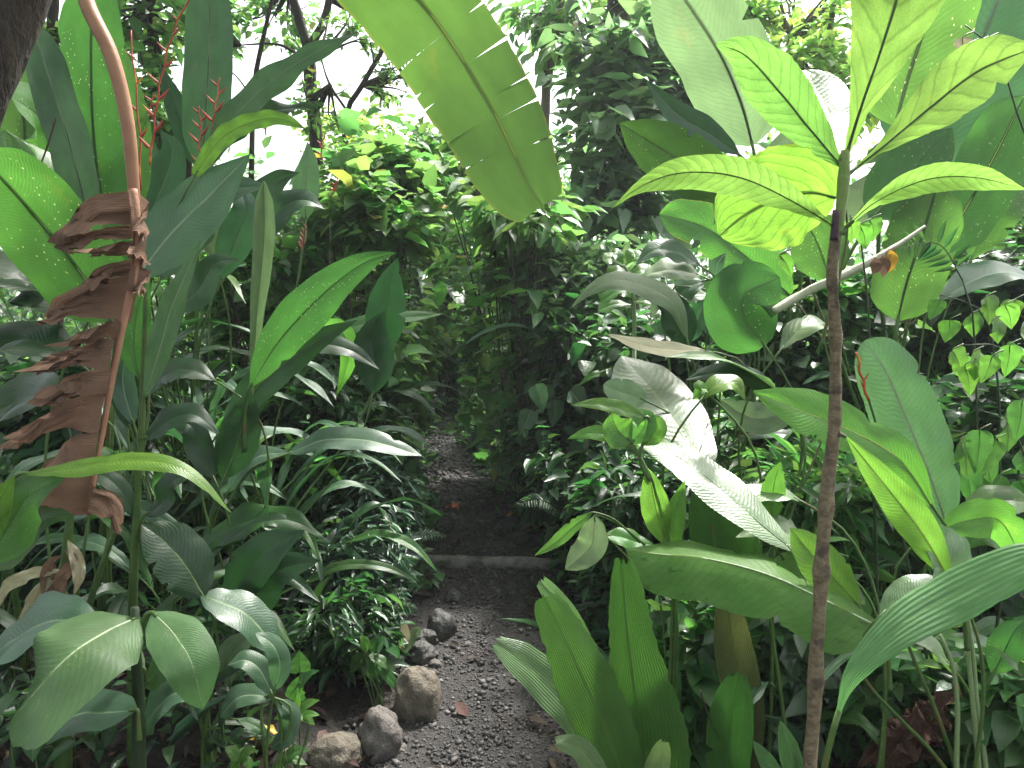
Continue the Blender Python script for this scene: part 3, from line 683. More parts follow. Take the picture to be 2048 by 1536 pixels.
Lp(h1, Y + .6, [(300, 560), (305, 450), (300, 340), (285, 240)], 80, 'blue', 'lance', up=.2, roll=-.3)
bract_flower(h1, Y - .1, [(300, 330), (318, 180), (345, 70), (385, -20)], 10, 46, 'red')
bract_flower(h1, Y + .0, [(282, 380), (278, 250), (270, 160), (262, 60)], 5, 40, 'red')
bract_flower(h1, Y + .2, [(292, 260), (300, 215), (310, 190)], 5, 40, 'red', ang=1.1)
# --- broad leaf at the left edge
Y = 2.3
h2 = plant('heliconia_plant', 'broad leaved plant at the left edge, its big dark green leaves leaning left', 'plant', 150, Y)
Lp(h2, Y, [(225, 640), (150, 530, -.05), (60, 420, -.12), (-50, 300, -.3)], 175, 'back', 'oblong', up=-.1, fold=.15, sr=.008, midrib=M['midrib'])
Lp(h2, Y + .2, [(200, 640), (120, 590), (40, 560), (-60, 560, -.2)], 110, 'dark', 'lance', up=.6, fold=.2, midrib=M['midrib'])
Lp(h2, Y + .1, [(190, 620), (230, 560), (235, 500), (210, 440)], 95, 'mid', 'lance', up=.1, roll=.3)
Lp(h2, Y + .3, [(150, 640), (90, 520, .1), (40, 400, .1), (10, 260, .1)], 110, 'mid', 'oblong', up=.1, roll=-.3)
Lp(h2, Y + .1, [(150, 720), (90, 690), (30, 680), (-30, 720, -.1)], 80, 'dark', 'lance', up=.7)
Lp(h2, Y + .25, [(140, 800), (80, 790), (20, 810), (-40, 850, -.1)], 80, 'dark', 'lance', up=.6)
# --- flowering heliconia behind
Y = 3.9
h3 = plant('heliconia_plant', 'heliconia clump with red flower heads around a tall upright leaf', 'plant', 410, Y, )
Lp(h3, Y, [(405, 330), (412, 220), (418, 90), (420, -60)], 92, 'blue', 'oblong', up=0, fold=.1, midrib=M['midrib_dark'], sr=.009)
Lp(h3, Y + .3, [(385, 330), (365, 250), (340, 180), (318, 125)], 46, 'dark', 'lance', up=.1)
Lp(h3, Y - .3, [(400, 350), (455, 250), (540, 165), (630, 105), (722, 62)], 55, 'blue', 'lance', up=.35, wav=.3, wavn=4, fold=.15)
Lp(h3, Y - .2, [(420, 330), (480, 250), (550, 222), (640, 212)], 40, 'dark', 'lance', up=.5, wav=.3)
Lp(h3, Y - .9, [(390, 350), (440, 280, 0), (500, 245), (560, 237), (612, 258)], 38, 'lime', 'strap', up=.2, wav=.25, wavn=6)
Lp(h3, Y - .9, [(270, 560), (340, 470), (420, 390), (500, 308)], 118, 'ribbed', 'lance', up=.45, fold=.15, midrib=M['midrib_pale'])
Lp(h3, Y - .6, [(320, 560), (380, 470), (440, 390), (540, 370)], 80, 'blue', 'lance', up=.5)
Lp(h3, Y - .3, [(300, 430), (330, 360), (345, 300), (320, 260)], 70, 'blue', 'lance', up=.3, roll=.3)
Lp(h3, Y - .5, [(440, 560), (470, 480), (490, 420), (470, 350)], 70, 'blue', 'lance', up=.4, roll=-.4)
Lp(h3, Y - .4, [(430, 520), (400, 430), (400, 370), (430, 310)], 60, 'pale', 'lance', up=.4)
Lp(h3, Y - .2, [(470, 480), (520, 400), (560, 360), (600, 345)], 60, 'dark', 'lance', up=.5)
Lp(h3, Y - .1, [(490, 500), (560, 420), (610, 400), (650, 420)], 60, 'blue', 'lance', up=.5)
Lp(h3, Y, [(612, 440), (612, 370), (618, 320), (615, 283)], 54, 'ribbed', 'lance', up=.15, fold=.2, midrib=M['midrib_pale'])
Lp(h3, Y - .7, [(330, 620), (390, 590), (430, 530), (480, 520)], 60, 'blue', 'lance', up=.5)
bract_flower(h3, Y - .3, [(425, 260), (432, 205), (440, 155)], 5, 42, 'red')
bract_flower(h3, Y - .3, [(398, 300), (402, 260), (398, 212)], 5, 38, 'red')
bract_flower(h3, Y - .4, [(400, 340), (410, 305), (412, 285)], 4, 36, 'red')
bract_flower(h3, Y, [(532, 270), (534, 240), (536, 215)], 4, 24, 'red')
bract_flower(h3, Y, [(645, 320), (642, 290), (650, 268)], 4, 20, 'red')
Y = 4.2
pf_ = plant('ginger_flower', 'single stem with a cone shaped salmon pink flower head left of the path', 'flower', 580, Y)
bract_flower(pf_, Y, [(604, 500), (608, 470), (612, 448)], 9, 18, 'pinkred', wd=.6, ang=.6)
stem(pf_, [(578, 760, Y), (590, 600, Y), (604, 500, Y)], [.006, .005, .004], 'stalk')
MB().tube([pf_.location, P(576, 770, Y), P(578, 755, Y)], [.007, .006, .006], 6).build('stem', M['stalk'], pf_)
bf = plant('ginger_flower', 'small red flower spike among the light green shrub leaves', 'flower', 668, 4.3)
bract_flower(bf, 4.3, [(662, 395), (668, 378), (672, 360)], 6, 16, 'red', wd=.5)
MB().tube([bf.location, P(660, 560, 4.3), P(662, 394, 4.3)], [.006, .005, .003], 6).build('stem', M['stalk'], bf)
# --- upright stem with long dark leaves behind the dead leaf
Y = 2.25
g1 = plant('ginger_plant', 'upright dark stemmed plant with long narrow leaves right of the dead leaf', 'plant', 268, Y)
MB().tube([g1.location, P(266, 1210, Y), P(272, 1050, Y), P(282, 860, Y), P(288, 700, Y), P(292, 560, Y)], [.017, .017, .014, .010, .008, .004], 9, 40).build('stem', M['stalk'], g1)
kw = dict(sr=.005)
Lp(g1, Y, [(282, 760), (268, 700), (275, 620), (300, 545)], 62, 'mid', 'lance', up=0, stalk=[(283, 820), (281, 790)], roll=.2)
Lp(g1, Y - .05, [(288, 800), (322, 690), (345, 610), (402, 480)], 50, 'ribbed', 'lance', up=.35, wav=.25, stalk=[(284, 880), (286, 840)])
Lp(g1, Y + .05, [(268, 850), (250, 790), (246, 740), (262, 690)], 48, 'ribbed', 'lance', up=.3, stalk=[(280, 900), (274, 870)])
Lp(g1, Y + .05, [(262, 860), (245, 800), (238, 760), (228, 700)], 40, 'dark', 'lance', up=.3, stalk=[(278, 930), (270, 890)])
Lp(g1, Y, [(290, 1030), (320, 1010), (350, 960), (400, 950)], 46, 'dark', 'lance', up=.6, stalk=[(275, 1080), (280, 1050)])
Lp(g1, Y, [(272, 1040), (240, 980), (200, 950), (160, 965)], 40, 'dark', 'lance', up=.6, stalk=[(273, 1100), (274, 1070)])
Lp(g1, Y, [(285, 880), (340, 840), (390, 830), (440, 870)], 46, 'dark', 'lance', up=.6, stalk=[(280, 960), (282, 910)])
# --- spotted leaf arching right
Y = 2.9
g2 = plant('ginger_plant', 'plant with a rolled upright shoot and a long spotted leaf arching right', 'plant', 500, Y)
Lp(g2, Y, [(506, 745), (515, 620), (528, 480), (528, 362)], 42, 'pale', [(0, .35), (.2, .5), (.5, .85), (.75, 1), (.9, .8), (1, .1)], up=0, fold=.75, curl=-.3, stalk=[(505, 900), (505, 800)], sr=.009, stalk_mat=M['stalk_pale'])
Lp(g2, Y - .1, [(500, 775), (560, 680), (650, 585), (730, 525), (795, 505)], 92, 'back', 'lance', up=.35, fold=.2, stalk=[(490, 900), (490, 830)], sr=.007)
Lp(g2, Y, [(440, 860), (520, 770), (620, 690), (715, 640)], 70, 'dark', 'lance', up=.4, midrib=M['midrib'])
Lp(g2, Y + .3, [(760, 720), (770, 640), (780, 570), (795, 515)], 80, 'dark', 'lance', up=0, root=g2)
Lp(g2, Y + .2, [(745, 790), (750, 730), (745, 680), (770, 620)], 80, 'dark', 'lance', up=0, root=g2)
Lp(g2, Y - .1, [(430, 760), (380, 740), (330, 750), (300, 790)], 46, 'dark', 'lance', up=.6)
Y = 3.3
g3 = plant('ginger_plant', 'plant with a bent leaf whose yellow tip hangs down left of the path', 'plant', 560, Y)
Lp(g3, Y, [(600, 690), (640, 662), (680, 660, -.05), (698, 700, -.08), (690, 745, -.08), (672, 792, -.08)], 42, 'lime', 'lance', up=.2, fold=.35, twist=1.2)
Lp(g3, Y + .1, [(640, 700), (690, 660), (770, 640), (890, 628)], 34, 'mid', 'lance', up=.6)
Lp(g3, Y - .3, [(560, 720), (630, 690), (700, 700), (760, 740)], 40, 'dark', 'lance', up=.5)
# --- leaf over the undergrowth
Y = 2.9
g4 = plant('ginger_plant', 'dark green plant with long leaves bowed horizontally above the ferny undergrowth', 'plant', 450, Y)
Lp(g4, Y, [(455, 985), (480, 945), (520, 912), (582, 905)], 42, 'ribbed', 'lance', up=.6)
Lp(g4, Y - .05, [(575, 908), (650, 880), (740, 882), (845, 912)], 46, 'ribbed', 'ellip', up=.6, stalk=[(455, 1010), (500, 940)])
Lp(g4, Y - .1, [(445, 960), (470, 900), (490, 830), (500, 775)], 84, 'dark', 'lance', up=.1, midrib=M['midrib'])
Lp(g4, Y - .1, [(395, 1110), (450, 1065), (520, 1038), (585, 1042), (648, 1075)], 60, 'mid', 'lance', up=.55, wav=.2)
Lp(g4, Y + .1, [(610, 1165), (680, 1132), (760, 1132), (830, 1160)], 20, 'mid', 'strap', up=.5)
Lp(g4, Y - .1, [(430, 960), (400, 900), (380, 850), (330, 850)], 55, 'dark', 'lance', up=.4)
# --- dark ribbed leaves
Y = 2.25
g5 = plant('ginger_plant', 'low plant with dark pleated fan shaped leaves behind the big pale leaf', 'plant', 420, Y)
Lp(g5, Y, [(408, 1195), (370, 1130), (325, 1080), (282, 1048)], 110, 'dark', 'ellip', up=.45, midrib=M['midrib'])
Lp(g5, Y, [(400, 1190), (440, 1205), (500, 1235), (562, 1312)], 72, 'ribbed', 'ellip', up=.75, midrib=M['midrib'])
Lp(g5, Y + .2, [(450, 1210), (490, 1150), (540, 1100), (610, 1060)], 90, 'dark', 'lance', up=.35)
Lp(g5, Y + .2, [(470, 1260), (520, 1180), (560, 1140), (640, 1120)], 90, 'dark', 'lance', up=.35)
Lp(g5, Y + .1, [(460, 1370), (455, 1330), (480, 1290), (520, 1270)], 60, 'pale', 'lance', up=.3)
Y = 2.1
g6 = plant('prayer_plant', 'low plant with glossy strongly ribbed dark leaves left of the boulders', 'plant', 540, Y)
for pts in ([(545, 1390), (520, 1340), (490, 1320), (455, 1330)], [(550, 1380), (560, 1330), (545, 1290), (510, 1265)], [(548, 1395), (500, 1390), (470, 1400), (440, 1435)], [(555, 1400), (580, 1430), (570, 1470), (540, 1500)]):
    Lp(g6, Y, pts, 44, 'ribbed', 'ellip', up=.6)
# --- thin bright leaf
Y = 1.5
g7 = plant('ginger_plant', 'thin bright leaf bowing across the lower dead leaf', 'plant', -10, Y)
Lp(g7, Y, [(38, 948), (140, 938), (260, 922), (370, 940), (465, 1028)], 38, 'lime', 'lance', up=.62, fold=.12, stalk=[(0, 1010), (20, 965)])
Lp(g7, Y, [(-30, 1130), (20, 1050), (60, 990), (130, 955)], 110, 'mid', 'lance', up=.4)
Lp(g7, Y + .1, [(-20, 1140), (40, 1080), (90, 1040), (150, 1030)], 70, 'mid', 'lance', up=.5)
Lp(g7, Y - .05, [(-60, 1100), (-20, 1040), (0, 1000), (30, 950)], 60, 'fresh', 'lance', up=.2)
# --- big pale leaved plant bottom left
Y = 1.75
g8 = plant('calathea_plant', 'low plant at the bottom left with broad pale green drooping leaves', 'plant', 275, Y)
MB().tube([g8.location, P(278, 1450, Y), P(272, 1300, Y), P(270, 1215, Y)], [.022, .02, .016, .010], 9, 20).build('stem', M['stalk_dark'], g8)
Lp(g8, Y, [(275, 1235), (215, 1262, -.08), (140, 1310, -.18), (75, 1378, -.22), (20, 1445, -.2)], 165, 'palegreen', 'ellip', up=.6, fold=.1, curl=.25, midrib=M['midrib_pale'], stalk=[(272, 1300), (276, 1250)], sr=.006)['label'] = 'largest pale leaf, drooping left'
Lp(g8, Y, [(305, 1225), (345, 1265, -.05), (385, 1330, -.1), (405, 1420, -.08)], 108, 'palegreen', 'ellip', up=.45, fold=.12, curl=.2, midrib=M['midrib_pale'], stalk=[(275, 1290), (290, 1235)], sr=.006)
Lp(g8, Y + .2, [(200, 1260), (130, 1240), (60, 1260), (-30, 1320)], 90, 'blue', 'ellip', up=.7, stalk=[(270, 1330), (240, 1270)])
Lp(g8, Y - .1, [(275, 1420), (220, 1425), (150, 1430), (85, 1470)], 80, 'blue', 'ellip', up=.7, stalk=[(278, 1480), (276, 1440)])
Lp(g8, Y + .1, [(290, 1340), (250, 1310), (210, 1300), (170, 1330)], 60, 'pale', 'lance', up=.4, stalk=[(276, 1400), (284, 1360)])
Lp(g8, Y + .05, [(285, 1460), (320, 1410), (360, 1385), (420, 1395)], 56, 'ribbed', 'ellip', up=.7, stalk=[(280, 1490), (281, 1470)])
Lp(g8, Y + .1, [(290, 1370), (330, 1330), (350, 1320), (380, 1340)], 60, 'mid', 'lance', up=.6, stalk=[(278, 1420), (282, 1390)])
# --- dying stems at the left
Y = 2.2
g9 = plant('dying_stem', 'dying greenish brown plant stem wrapped in shrivelled dead leaves at the left', 'plant stem', 130, Y)
MB().tube([g9.location, P(118, 1210, Y), P(132, 1120, Y), P(140, 1030, Y), P(150, 960, Y)], [.03, .028, .022, .016, .006], 10, 26, bump=.2).build('stem', M['stalk'], g9)
for i, pts in enumerate(([(135, 1080), (150, 1110), (158, 1150), (148, 1190)], [(125, 1110), (100, 1130), (95, 1180), (110, 1230)], [(125, 1140), (60, 1150), (10, 1180), (-10, 1230)], [(130, 1100), (145, 1120), (120, 1170), (130, 1220)], [(120, 1150), (80, 1180), (40, 1260), (20, 1290)])):
    Lp(g9, Y - .03, pts, 26, 'dead' if i % 2 else 'dry', 'lance', up=.2, fold=.5, wav=.5, name='dead_leaf', stalk=None)
# --- seedlings on the dark ground
sd = [('seedling', 'heart leaved seedling above the whorled seedling, left of the boulders', 596, 2.2, [((600, 1345), (598, 1300), 44, 'mid', 'heart'), ((590, 1400), (598, 1352), 40, 'mid', 'heart'), ((596, 1370), (640, 1340), 22, 'mid', 'heart')]),
      ('seedling', 'bright seedling with a whorl of narrow leaves beside the grey stone', 590, 2.15, [((590, 1430), (548, 1438), 18, 'fresh', 'lance'), ((590, 1430), (640, 1400), 18, 'fresh', 'lance'), ((590, 1430), (630, 1450), 18, 'fresh', 'lance'), ((590, 1430), (600, 1385), 16, 'fresh', 'lance'), ((590, 1440), (560, 1465), 18, 'fresh', 'lance'), ((592, 1440), (640, 1430), 16, 'fresh', 'lance')]),
      ('seedling', 'seedling with one slender leaf pointing right near the bottom left', 500, 2.1, [((475, 1438), (545, 1478), 24, 'mid', 'lance'), ((490, 1460), (455, 1490), 20, 'dark', 'lance')]),
      ('seedling', 'tiny bright seedling at the bottom edge left of the yellow leaf', 478, 2.0, [((478, 1520), (450, 1496), 22, 'fresh', 'ellip'), ((478, 1520), (512, 1500), 20, 'fresh', 'ellip'), ((480, 1522), (470, 1548), 26, 'fresh', 'ellip'), ((482, 1522), (505, 1535), 18, 'fresh', 'ellip')]),
      ('seedling', 'seedling with a single dark glossy heart leaf in the bottom left corner', 64, 1.9, [((64, 1455), (66, 1525), 44, 'ribbed', 'heart'), ((70, 1450), (110, 1470), 24, 'dark', 'ellip')]),
      ('seedling', 'leafy seedling right beside the largest boulder', 760, 2.7, [((730, 1310), (700, 1345), 26, 'mid', 'lance'), ((735, 1310), (755, 1360), 24, 'mid', 'lance'), ((735, 1310), (790, 1345), 20, 'mid', 'lance'), ((735, 1305), (720, 1270), 22, 'fresh', 'lance'), ((740, 1305), (770, 1275), 20, 'mid', 'lance'), ((740, 1320), (805, 1390), 22, 'mid', 'lance')]),
      ('seedling', 'seedling with a pale yellow green leaf standing beside the dark stones', 805, 3.0, [((805, 1300), (806, 1240), 30, 'dry', 'ellip'), ((808, 1300), (845, 1255), 24, 'pale', 'ellip'), ((805, 1305), (770, 1270), 20, 'mid', 'ellip')]),
      ('seedling', 'seedling leaning over the yellow leaf beside the nearest tan stone', 575, 2.15, [((560, 1520), (620, 1500), 24, 'mid', 'lance'), ((565, 1520), (560, 1550), 22, 'fresh', 'lance'), ((560, 1520), (615, 1530), 18, 'fresh', 'lance')])]
for nm, lab, px, Y, lv in sd:
    s = plant(nm, lab, 'seedling', px, Y, 'seedlings on the dark ground')
    for (a, b, wd, mt, pr) in lv:
        m = ((a[0] + b[0]) / 2, (a[1] + b[1]) / 2 - 6)
        Lp(s, Y, [a, m, b], wd, mt, pr, up=.6, nU=16, nV=3, sr=.002)

# ================================================================== right side
# --- sapling
Y = 1.55
rg_ = random.Random(2); trunk_r = [np.interp(i / 59, [0, .3, .55, 1], [.0165, .0145, .0140, .0096]) * (1 + (.16 if i in (7, 15, 24, 33, 38, 45, 51, 55) else 0) + rg_.uniform(-.04, .04)) for i in range(60)]
sp_ = plant('sapling_tree', 'thin brown sapling at the right with a crown of large yellow green backlit leaves', 'sapling', 1612, Y)
MB().tube([sp_.location + Vector((0, 0, -.03)), P(1622, 1536, Y), P(1636, 1250, Y), P(1652, 1000, Y), P(1667, 860, Y), P(1672, 700, Y), P(1664, 560, Y), P(1674, 450, Y)], trunk_r, 16, 260, bump=.42).build('trunk', M['bark_sap'], sp_)
stem(sp_, [(1674, 470, Y), (1682, 415, Y), (1688, 350, Y), (1690, 300, Y)], [.0105, .0105, .0125, .008], 'stem_sap', 'shoot', 10)
stem(sp_, [(1668, 480, Y - .01), (1673, 420, Y - .012)], [.0085, .0075], 'stem_purple', 'shoot_sheath', 10)
stem(sp_, [(1668, 862, Y), (1680, 868, Y - .01), (1692, 874, Y - .02)], [.006, .005, .003], 'bark_sap', 'twig')
kw = dict(midrib=M['midrib_dark'], nU=40, nV=6, mid_r=.035, fold=.18)
Lp(sp_, Y, [(1692, 312), (1722, 215, -.02), (1765, 90, -.03), (1800, -30, -.02), (1815, -150, .02)], 188, 'sap', 'obov', up=0, stalk=[(1688, 340), (1690, 325)], **kw)
Lp(sp_, Y, [(1686, 335), (1630, 270, .06), (1560, 185, .1), (1490, 110, .12), (1430, 88, .14)], 112, 'sap', [(0, .06), (.2, .5), (.45, .9), (.65, 1), (.82, .72), (.93, .3), (1, 0)], up=-.15, roll=.1, wav=.06, stalk=[(1688, 360), (1687, 348)], **kw)
Lp(sp_, Y, [(1700, 345), (1770, 290, .02), (1860, 215, .04), (1960, 140, .05), (2070, 95, .06)], 122, 'sap', [(0, .06), (.15, .12), (.3, .4), (.5, .85), (.7, 1), (.85, .8), (1, .1)], up=-.15, roll=-.1, wav=.06, stalk=[(1690, 365), (1694, 352)], **kw)
Lp(sp_, Y, [(1672, 455), (1590, 405, -.08), (1480, 355, -.15), (1370, 345, -.2), (1285, 370, -.24), (1222, 418, -.26)], 78, 'sap', [(0, .05), (.12, .2), (.35, .8), (.55, 1), (.78, .75), (.92, .2), (1, 0)], up=-.45, roll=.0, curl=.1, stalk=[(1676, 470), (1674, 462)], **kw)
Lp(sp_, Y, [(1692, 455), (1750, 405, -.04), (1850, 360, -.1), (1950, 355, -.14), (2055, 380, -.18)], 60, 'sap', [(0, .05), (.15, .2), (.4, .85), (.6, 1), (.8, .75), (1, 0)], up=-.45, roll=.0, stalk=[(1684, 468), (1688, 461)], **kw)
Lp(sp_, Y, [(1684, 318), (1668, 260, .12), (1645, 200, .22), (1610, 140, .3)], 95, 'glare', 'obov', up=.75, stalk=[(1689, 340), (1687, 328)], midrib=M['midrib_pale'])
# --- heart leaf behind the sapling
Y = 1.75
ht = plant('heart_leaf_plant', 'single large round heart shaped lime green leaf glowing behind the sapling trunk', 'plant', 1580, Y)
Lp(ht, Y, [(1672, 395), (1615, 385), (1550, 400), (1490, 430), (1440, 470)], 205, 'heart', [(0, .3), (.05, .6), (.2, .95), (.45, 1), (.68, .9), (.85, .62), (.95, .35), (1, .1)], up=0, fold=.06, curl=.05, wav=.03, nU=40, nV=8, midrib=M['midrib_dark'], mid_r=.012, roll=.1,
   stalk=[(1640, 700, .06), (1690, 500, .05), (1690, 410, .03)], sr=.003)
# --- large leaves behind, centre right
Y = 3.6
r1 = plant('heliconia_plant', 'large pale blue green upright leaves behind and left of the sapling', 'plant', 1480, Y)
Lp(r1, Y, [(1505, 290), (1480, 200), (1430, 90), (1330, -60)], 178, 'pale', 'oblong', up=-.2, fold=.12, midrib=M['midrib_dark'], sr=.01, wav=.06)
Lp(r1, Y - .2, [(1480, 310), (1420, 270), (1350, 225), (1290, 158)], 54, 'blue', 'lance', up=.5, fold=.4, roll=.5, sr=.009)
Lp(r1, Y - .3, [(1470, 400), (1400, 345), (1310, 290), (1238, 245)], 118, 'mid', 'ellip', up=-.2, midrib=M['midrib'], sr=.009)
Lp(r1, Y - .1, [(1600, 420), (1570, 350), (1590, 280), (1620, 250)], 110, 'pale', 'lance', up=.3)
Lp(r1, Y - .2, [(1410, 480), (1390, 420), (1380, 380), (1330, 350)], 100, 'blue', 'ellip', up=.2)
# --- large leaves right
Y = 3.3
r2 = plant('heliconia_plant', 'tall clump of broad green leaves filling the upper right corner behind the sapling', 'plant', 1810, Y)
Lp(r2, Y, [(1790, 250), (1815, 160), (1850, 50), (1880, -80)], 185, 'back', 'oblong', up=-.2, fold=.1, midrib=M['midrib'], sr=.01)
Lp(r2, Y + .3, [(1850, 330), (1900, 220), (1960, 90), (2020, -60)], 250, 'blue', 'oblong', up=-.1, roll=.2, midrib=M['midrib_dark'], sr=.01)
Lp(r2, Y - .3, [(1740, 440), (1790, 380), (1850, 310), (1905, 255)], 130, 'mid', 'ellip', up=.15, midrib=M['midrib'], sr=.008)
Lp(r2, Y - .1, [(1880, 500), (1930, 420), (1990, 310), (2050, 190)], 130, 'back', 'oblong', up=-.2, roll=-.2, midrib=M['midrib_lime'], sr=.008)
Lp(r2, Y - .4, [(1795, 640), (1815, 560), (1845, 470), (1875, 370)], 135, 'back', 'oblong', up=0, fold=.1, midrib=M['midrib_dark'], sr=.008)['label'] = 'upright leaf below the clump with a rounded base'
Lp(r2, Y - .1, [(1700, 470), (1720, 420), (1760, 370), (1800, 340)], 90, 'pale', 'lance', up=.4)
Lp(r2, Y + .1, [(1940, 520), (1990, 430), (2040, 380), (2100, 340)], 90, 'mid', 'lance', up=.4)
Lp(r2, Y - .4, [(1880, 600), (1950, 560), (2010, 545), (2090, 560)], 60, 'blue', 'lance', up=.7)
Lp(r2, Y + .1, [(1720, 330), (1760, 320), (1810, 280), (1860, 270)], 60, 'mid', 'lance', up=.5)
Lp(r2, Y + .2, [(1960, 330), (2000, 260), (2040, 220), (2100, 200)], 110, 'fresh', 'lance', up=.2)
# --- torn leaf
Y = 2.7
r3 = plant('heliconia_plant', 'plant with a torn bright leaf pointing up left above a dark rounded leaf', 'plant', 1530, Y)
Lp(r3, Y, [(1580, 590), (1500, 520), (1410, 455), (1318, 428)], 92, 'fresh', 'oblong', up=.35, fold=.2, midrib=M['midrib_dark'], tearL=[(.5, .4), (.72, .2)], tearR=[(.4, .4), (.66, .3)], gap=.05, flap=.2)
Lp(r3, Y - .1, [(1530, 690), (1490, 640), (1490, 590), (1560, 555)], 150, 'mid', 'round', up=.1, fold=.1, nV=6)
Lp(r3, Y + .2, [(1660, 560), (1640, 500), (1620, 460), (1590, 430)], 110, 'mid', 'ellip', up=.1)
Lp(r3, Y - .1, [(1560, 700), (1600, 660), (1640, 650), (1690, 680)], 46, 'glare', 'lance', up=.8)
Y = 3.0
r4 = plant('ginger_plant', 'plant with a grey green leaf arched like a bow in front of the bright shoot', 'plant', 1380, Y)
Lp(r4, Y, [(1375, 680), (1350, 610), (1290, 572), (1230, 560), (1180, 580), (1140, 618)], 44, 'pale', 'lance', up=.55, fold=.1)
Lp(r4, Y + .1, [(1370, 700), (1360, 650), (1340, 610), (1300, 590)], 70, 'dark', 'lance', up=.2)
Lp(r4, Y - .2, [(1410, 700), (1340, 700), (1280, 690), (1212, 668)], 32, 'dry', 'lance', up=.6)['label'] = 'dry pale leaf'
Y = 3.4
r5 = plant('seedling', 'bright green shoot with a pale stalk and whorls of small leaves, centre right', 'seedling', 1265, Y)
stem(r5, [(1268, 700, Y), (1268, 620, Y), (1262, 560, Y), (1248, 530, Y)], [.010, .009, .008, .005], 'stalk_pale')
MB().tube([r5.location, P(1268, 760, Y), P(1268, 698, Y)], [.011, .01, .01], 7).build('stem', M['stalk_pale'], r5)
for (b, e) in (((1248, 532), (1205, 520)), ((1248, 532), (1290, 515)), ((1248, 530), (1225, 510)), ((1250, 530), (1270, 508)), ((1262, 580), (1200, 605)), ((1266, 575), (1330, 580)), ((1266, 610), (1195, 622)), ((1268, 605), (1320, 612)), ((1268, 600), (1235, 585)), ((1255, 545), (1215, 550)), ((1260, 550), (1300, 545))):
    Lp(r5, Y, [b, ((b[0] + e[0]) / 2, (b[1] + e[1]) / 2 - 8), e], 24, 'fresh', 'obov', up=.6, nU=12, nV=3, stalk=None)
# --- glossy mixed shrub leaves behind the torn leaf
Y = 3.3
r6 = plant('prayer_plant', 'cluster of grey green ribbed leaves behind the torn bright leaf', 'plant', 1420, Y)
for pts, wd, mt in (([(1400, 530), (1350, 505), (1310, 500), (1270, 530)], 40, 'ribbed'), ([(1400, 550), (1350, 540), (1310, 545), (1280, 555)], 44, 'pale'), ([(1410, 560), (1370, 580), (1350, 610), (1345, 650)], 50, 'blue'), ([(1430, 560), (1440, 520), (1480, 490), (1520, 495)], 46, 'ribbed'),
                    ([(1420, 580), (1460, 600), (1480, 630), (1490, 660)], 50, 'pale'), ([(1410, 600), (1400, 630), (1380, 670), (1370, 690)], 56, 'blue'), ([(1420, 590), (1350, 590), (1320, 600), (1300, 640)], 40, 'pale'), ([(1430, 640), (1470, 650), (1500, 680), (1500, 720)], 50, 'dark'), ([(1420, 690), (1440, 670), (1470, 670), (1500, 700)], 44, 'ribbed')):
    Lp(r6, Y, pts, wd, mt, 'lance', up=.6)
# --- dead cane
Y = 2.5
cn = thing('dry_cane', 'broken pale dry leaf stalk leaning up to the right behind the sapling trunk', 'dry stalk', P(1548, 622, Y))
stem(cn, [(1548, 622, Y), (1620, 580, Y), (1700, 545, Y), (1780, 500, Y), (1850, 452, Y + .03)], [.012, .014, .012, .010, .004], 'dry_stalk', 'stalk', 9, 60, .5)
for pts in ([(1765, 510), (1770, 530), (1765, 555)], [(1780, 500), (1785, 520), (1778, 545)], [(1750, 515), (1752, 535), (1745, 550)]):
    Lp(cn, Y - .02, pts, 22, 'yellow' if pts[0][0] > 1770 else 'dead', 'lance', up=.1, stalk=None, nU=10, nV=2, name='dead_leaf')
# --- white glaring leaves
Y = 2.35
r7 = plant('calathea_plant', 'plant with a sunlit white glaring ribbed leaf standing at the right of the path', 'plant', 1430, Y)
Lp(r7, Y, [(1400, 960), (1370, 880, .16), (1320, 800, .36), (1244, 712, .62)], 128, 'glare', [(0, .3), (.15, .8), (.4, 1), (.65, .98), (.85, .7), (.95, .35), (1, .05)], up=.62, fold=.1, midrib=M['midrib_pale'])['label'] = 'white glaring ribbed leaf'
Lp(r7, Y + .3, [(1290, 800), (1260, 790), (1230, 780), (1206, 770)], 55, 'pale', 'round', up=.3)
Lp(r7, Y + .2, [(1560, 785), (1500, 745, -.05), (1420, 712, -.1), (1330, 715, -.1)], 46, 'glare', 'lance', up=.85, fold=.2)
Lp(r7, Y + .3, [(1600, 800), (1550, 830), (1500, 835), (1440, 800)], 66, 'pale', 'ellip', up=.2)
Lp(r7, Y + .2, [(1550, 790), (1510, 760), (1440, 745), (1370, 760)], 44, 'dark', 'lance', up=.5)
Lp(r7, Y - .1, [(1400, 800), (1430, 772), (1470, 768), (1490, 800)], 36, 'lime', 'lance', up=.5, roll=.3)
Lp(r7, Y - .1, [(1420, 790), (1400, 775), (1400, 780), (1385, 800)], 24, 'lime', 'lance', up=.5)
# --- lime cluster
Y = 2.05
r8 = plant('ginger_plant', 'cluster of lime green pointed leaves aimed at the path, under the white leaf', 'plant', 1330, Y)
for pts, wd in (([(1262, 898), (1220, 872), (1180, 866), (1134, 878)], 32), ([(1300, 840), (1245, 818), (1195, 808), (1142, 810)], 30), ([(1265, 885), (1240, 865), (1228, 845), (1225, 825)], 70), ([(1285, 890), (1305, 870), (1315, 850), (1300, 830)], 46), ([(1260, 890), (1290, 850), (1280, 835), (1250, 830)], 50)):
    Lp(r8, Y, pts, wd, 'fresh', 'lance', up=.35, stalk=[(1300, 960), (1280, 915)])
Lp(r8, Y, [(1330, 1090), (1310, 1010), (1300, 960), (1290, 930)], 60, 'lime', 'lance', up=.1)
Lp(r8, Y, [(1345, 1120), (1345, 1060), (1355, 1010), (1370, 960)], 46, 'lime', 'lance', up=.1)
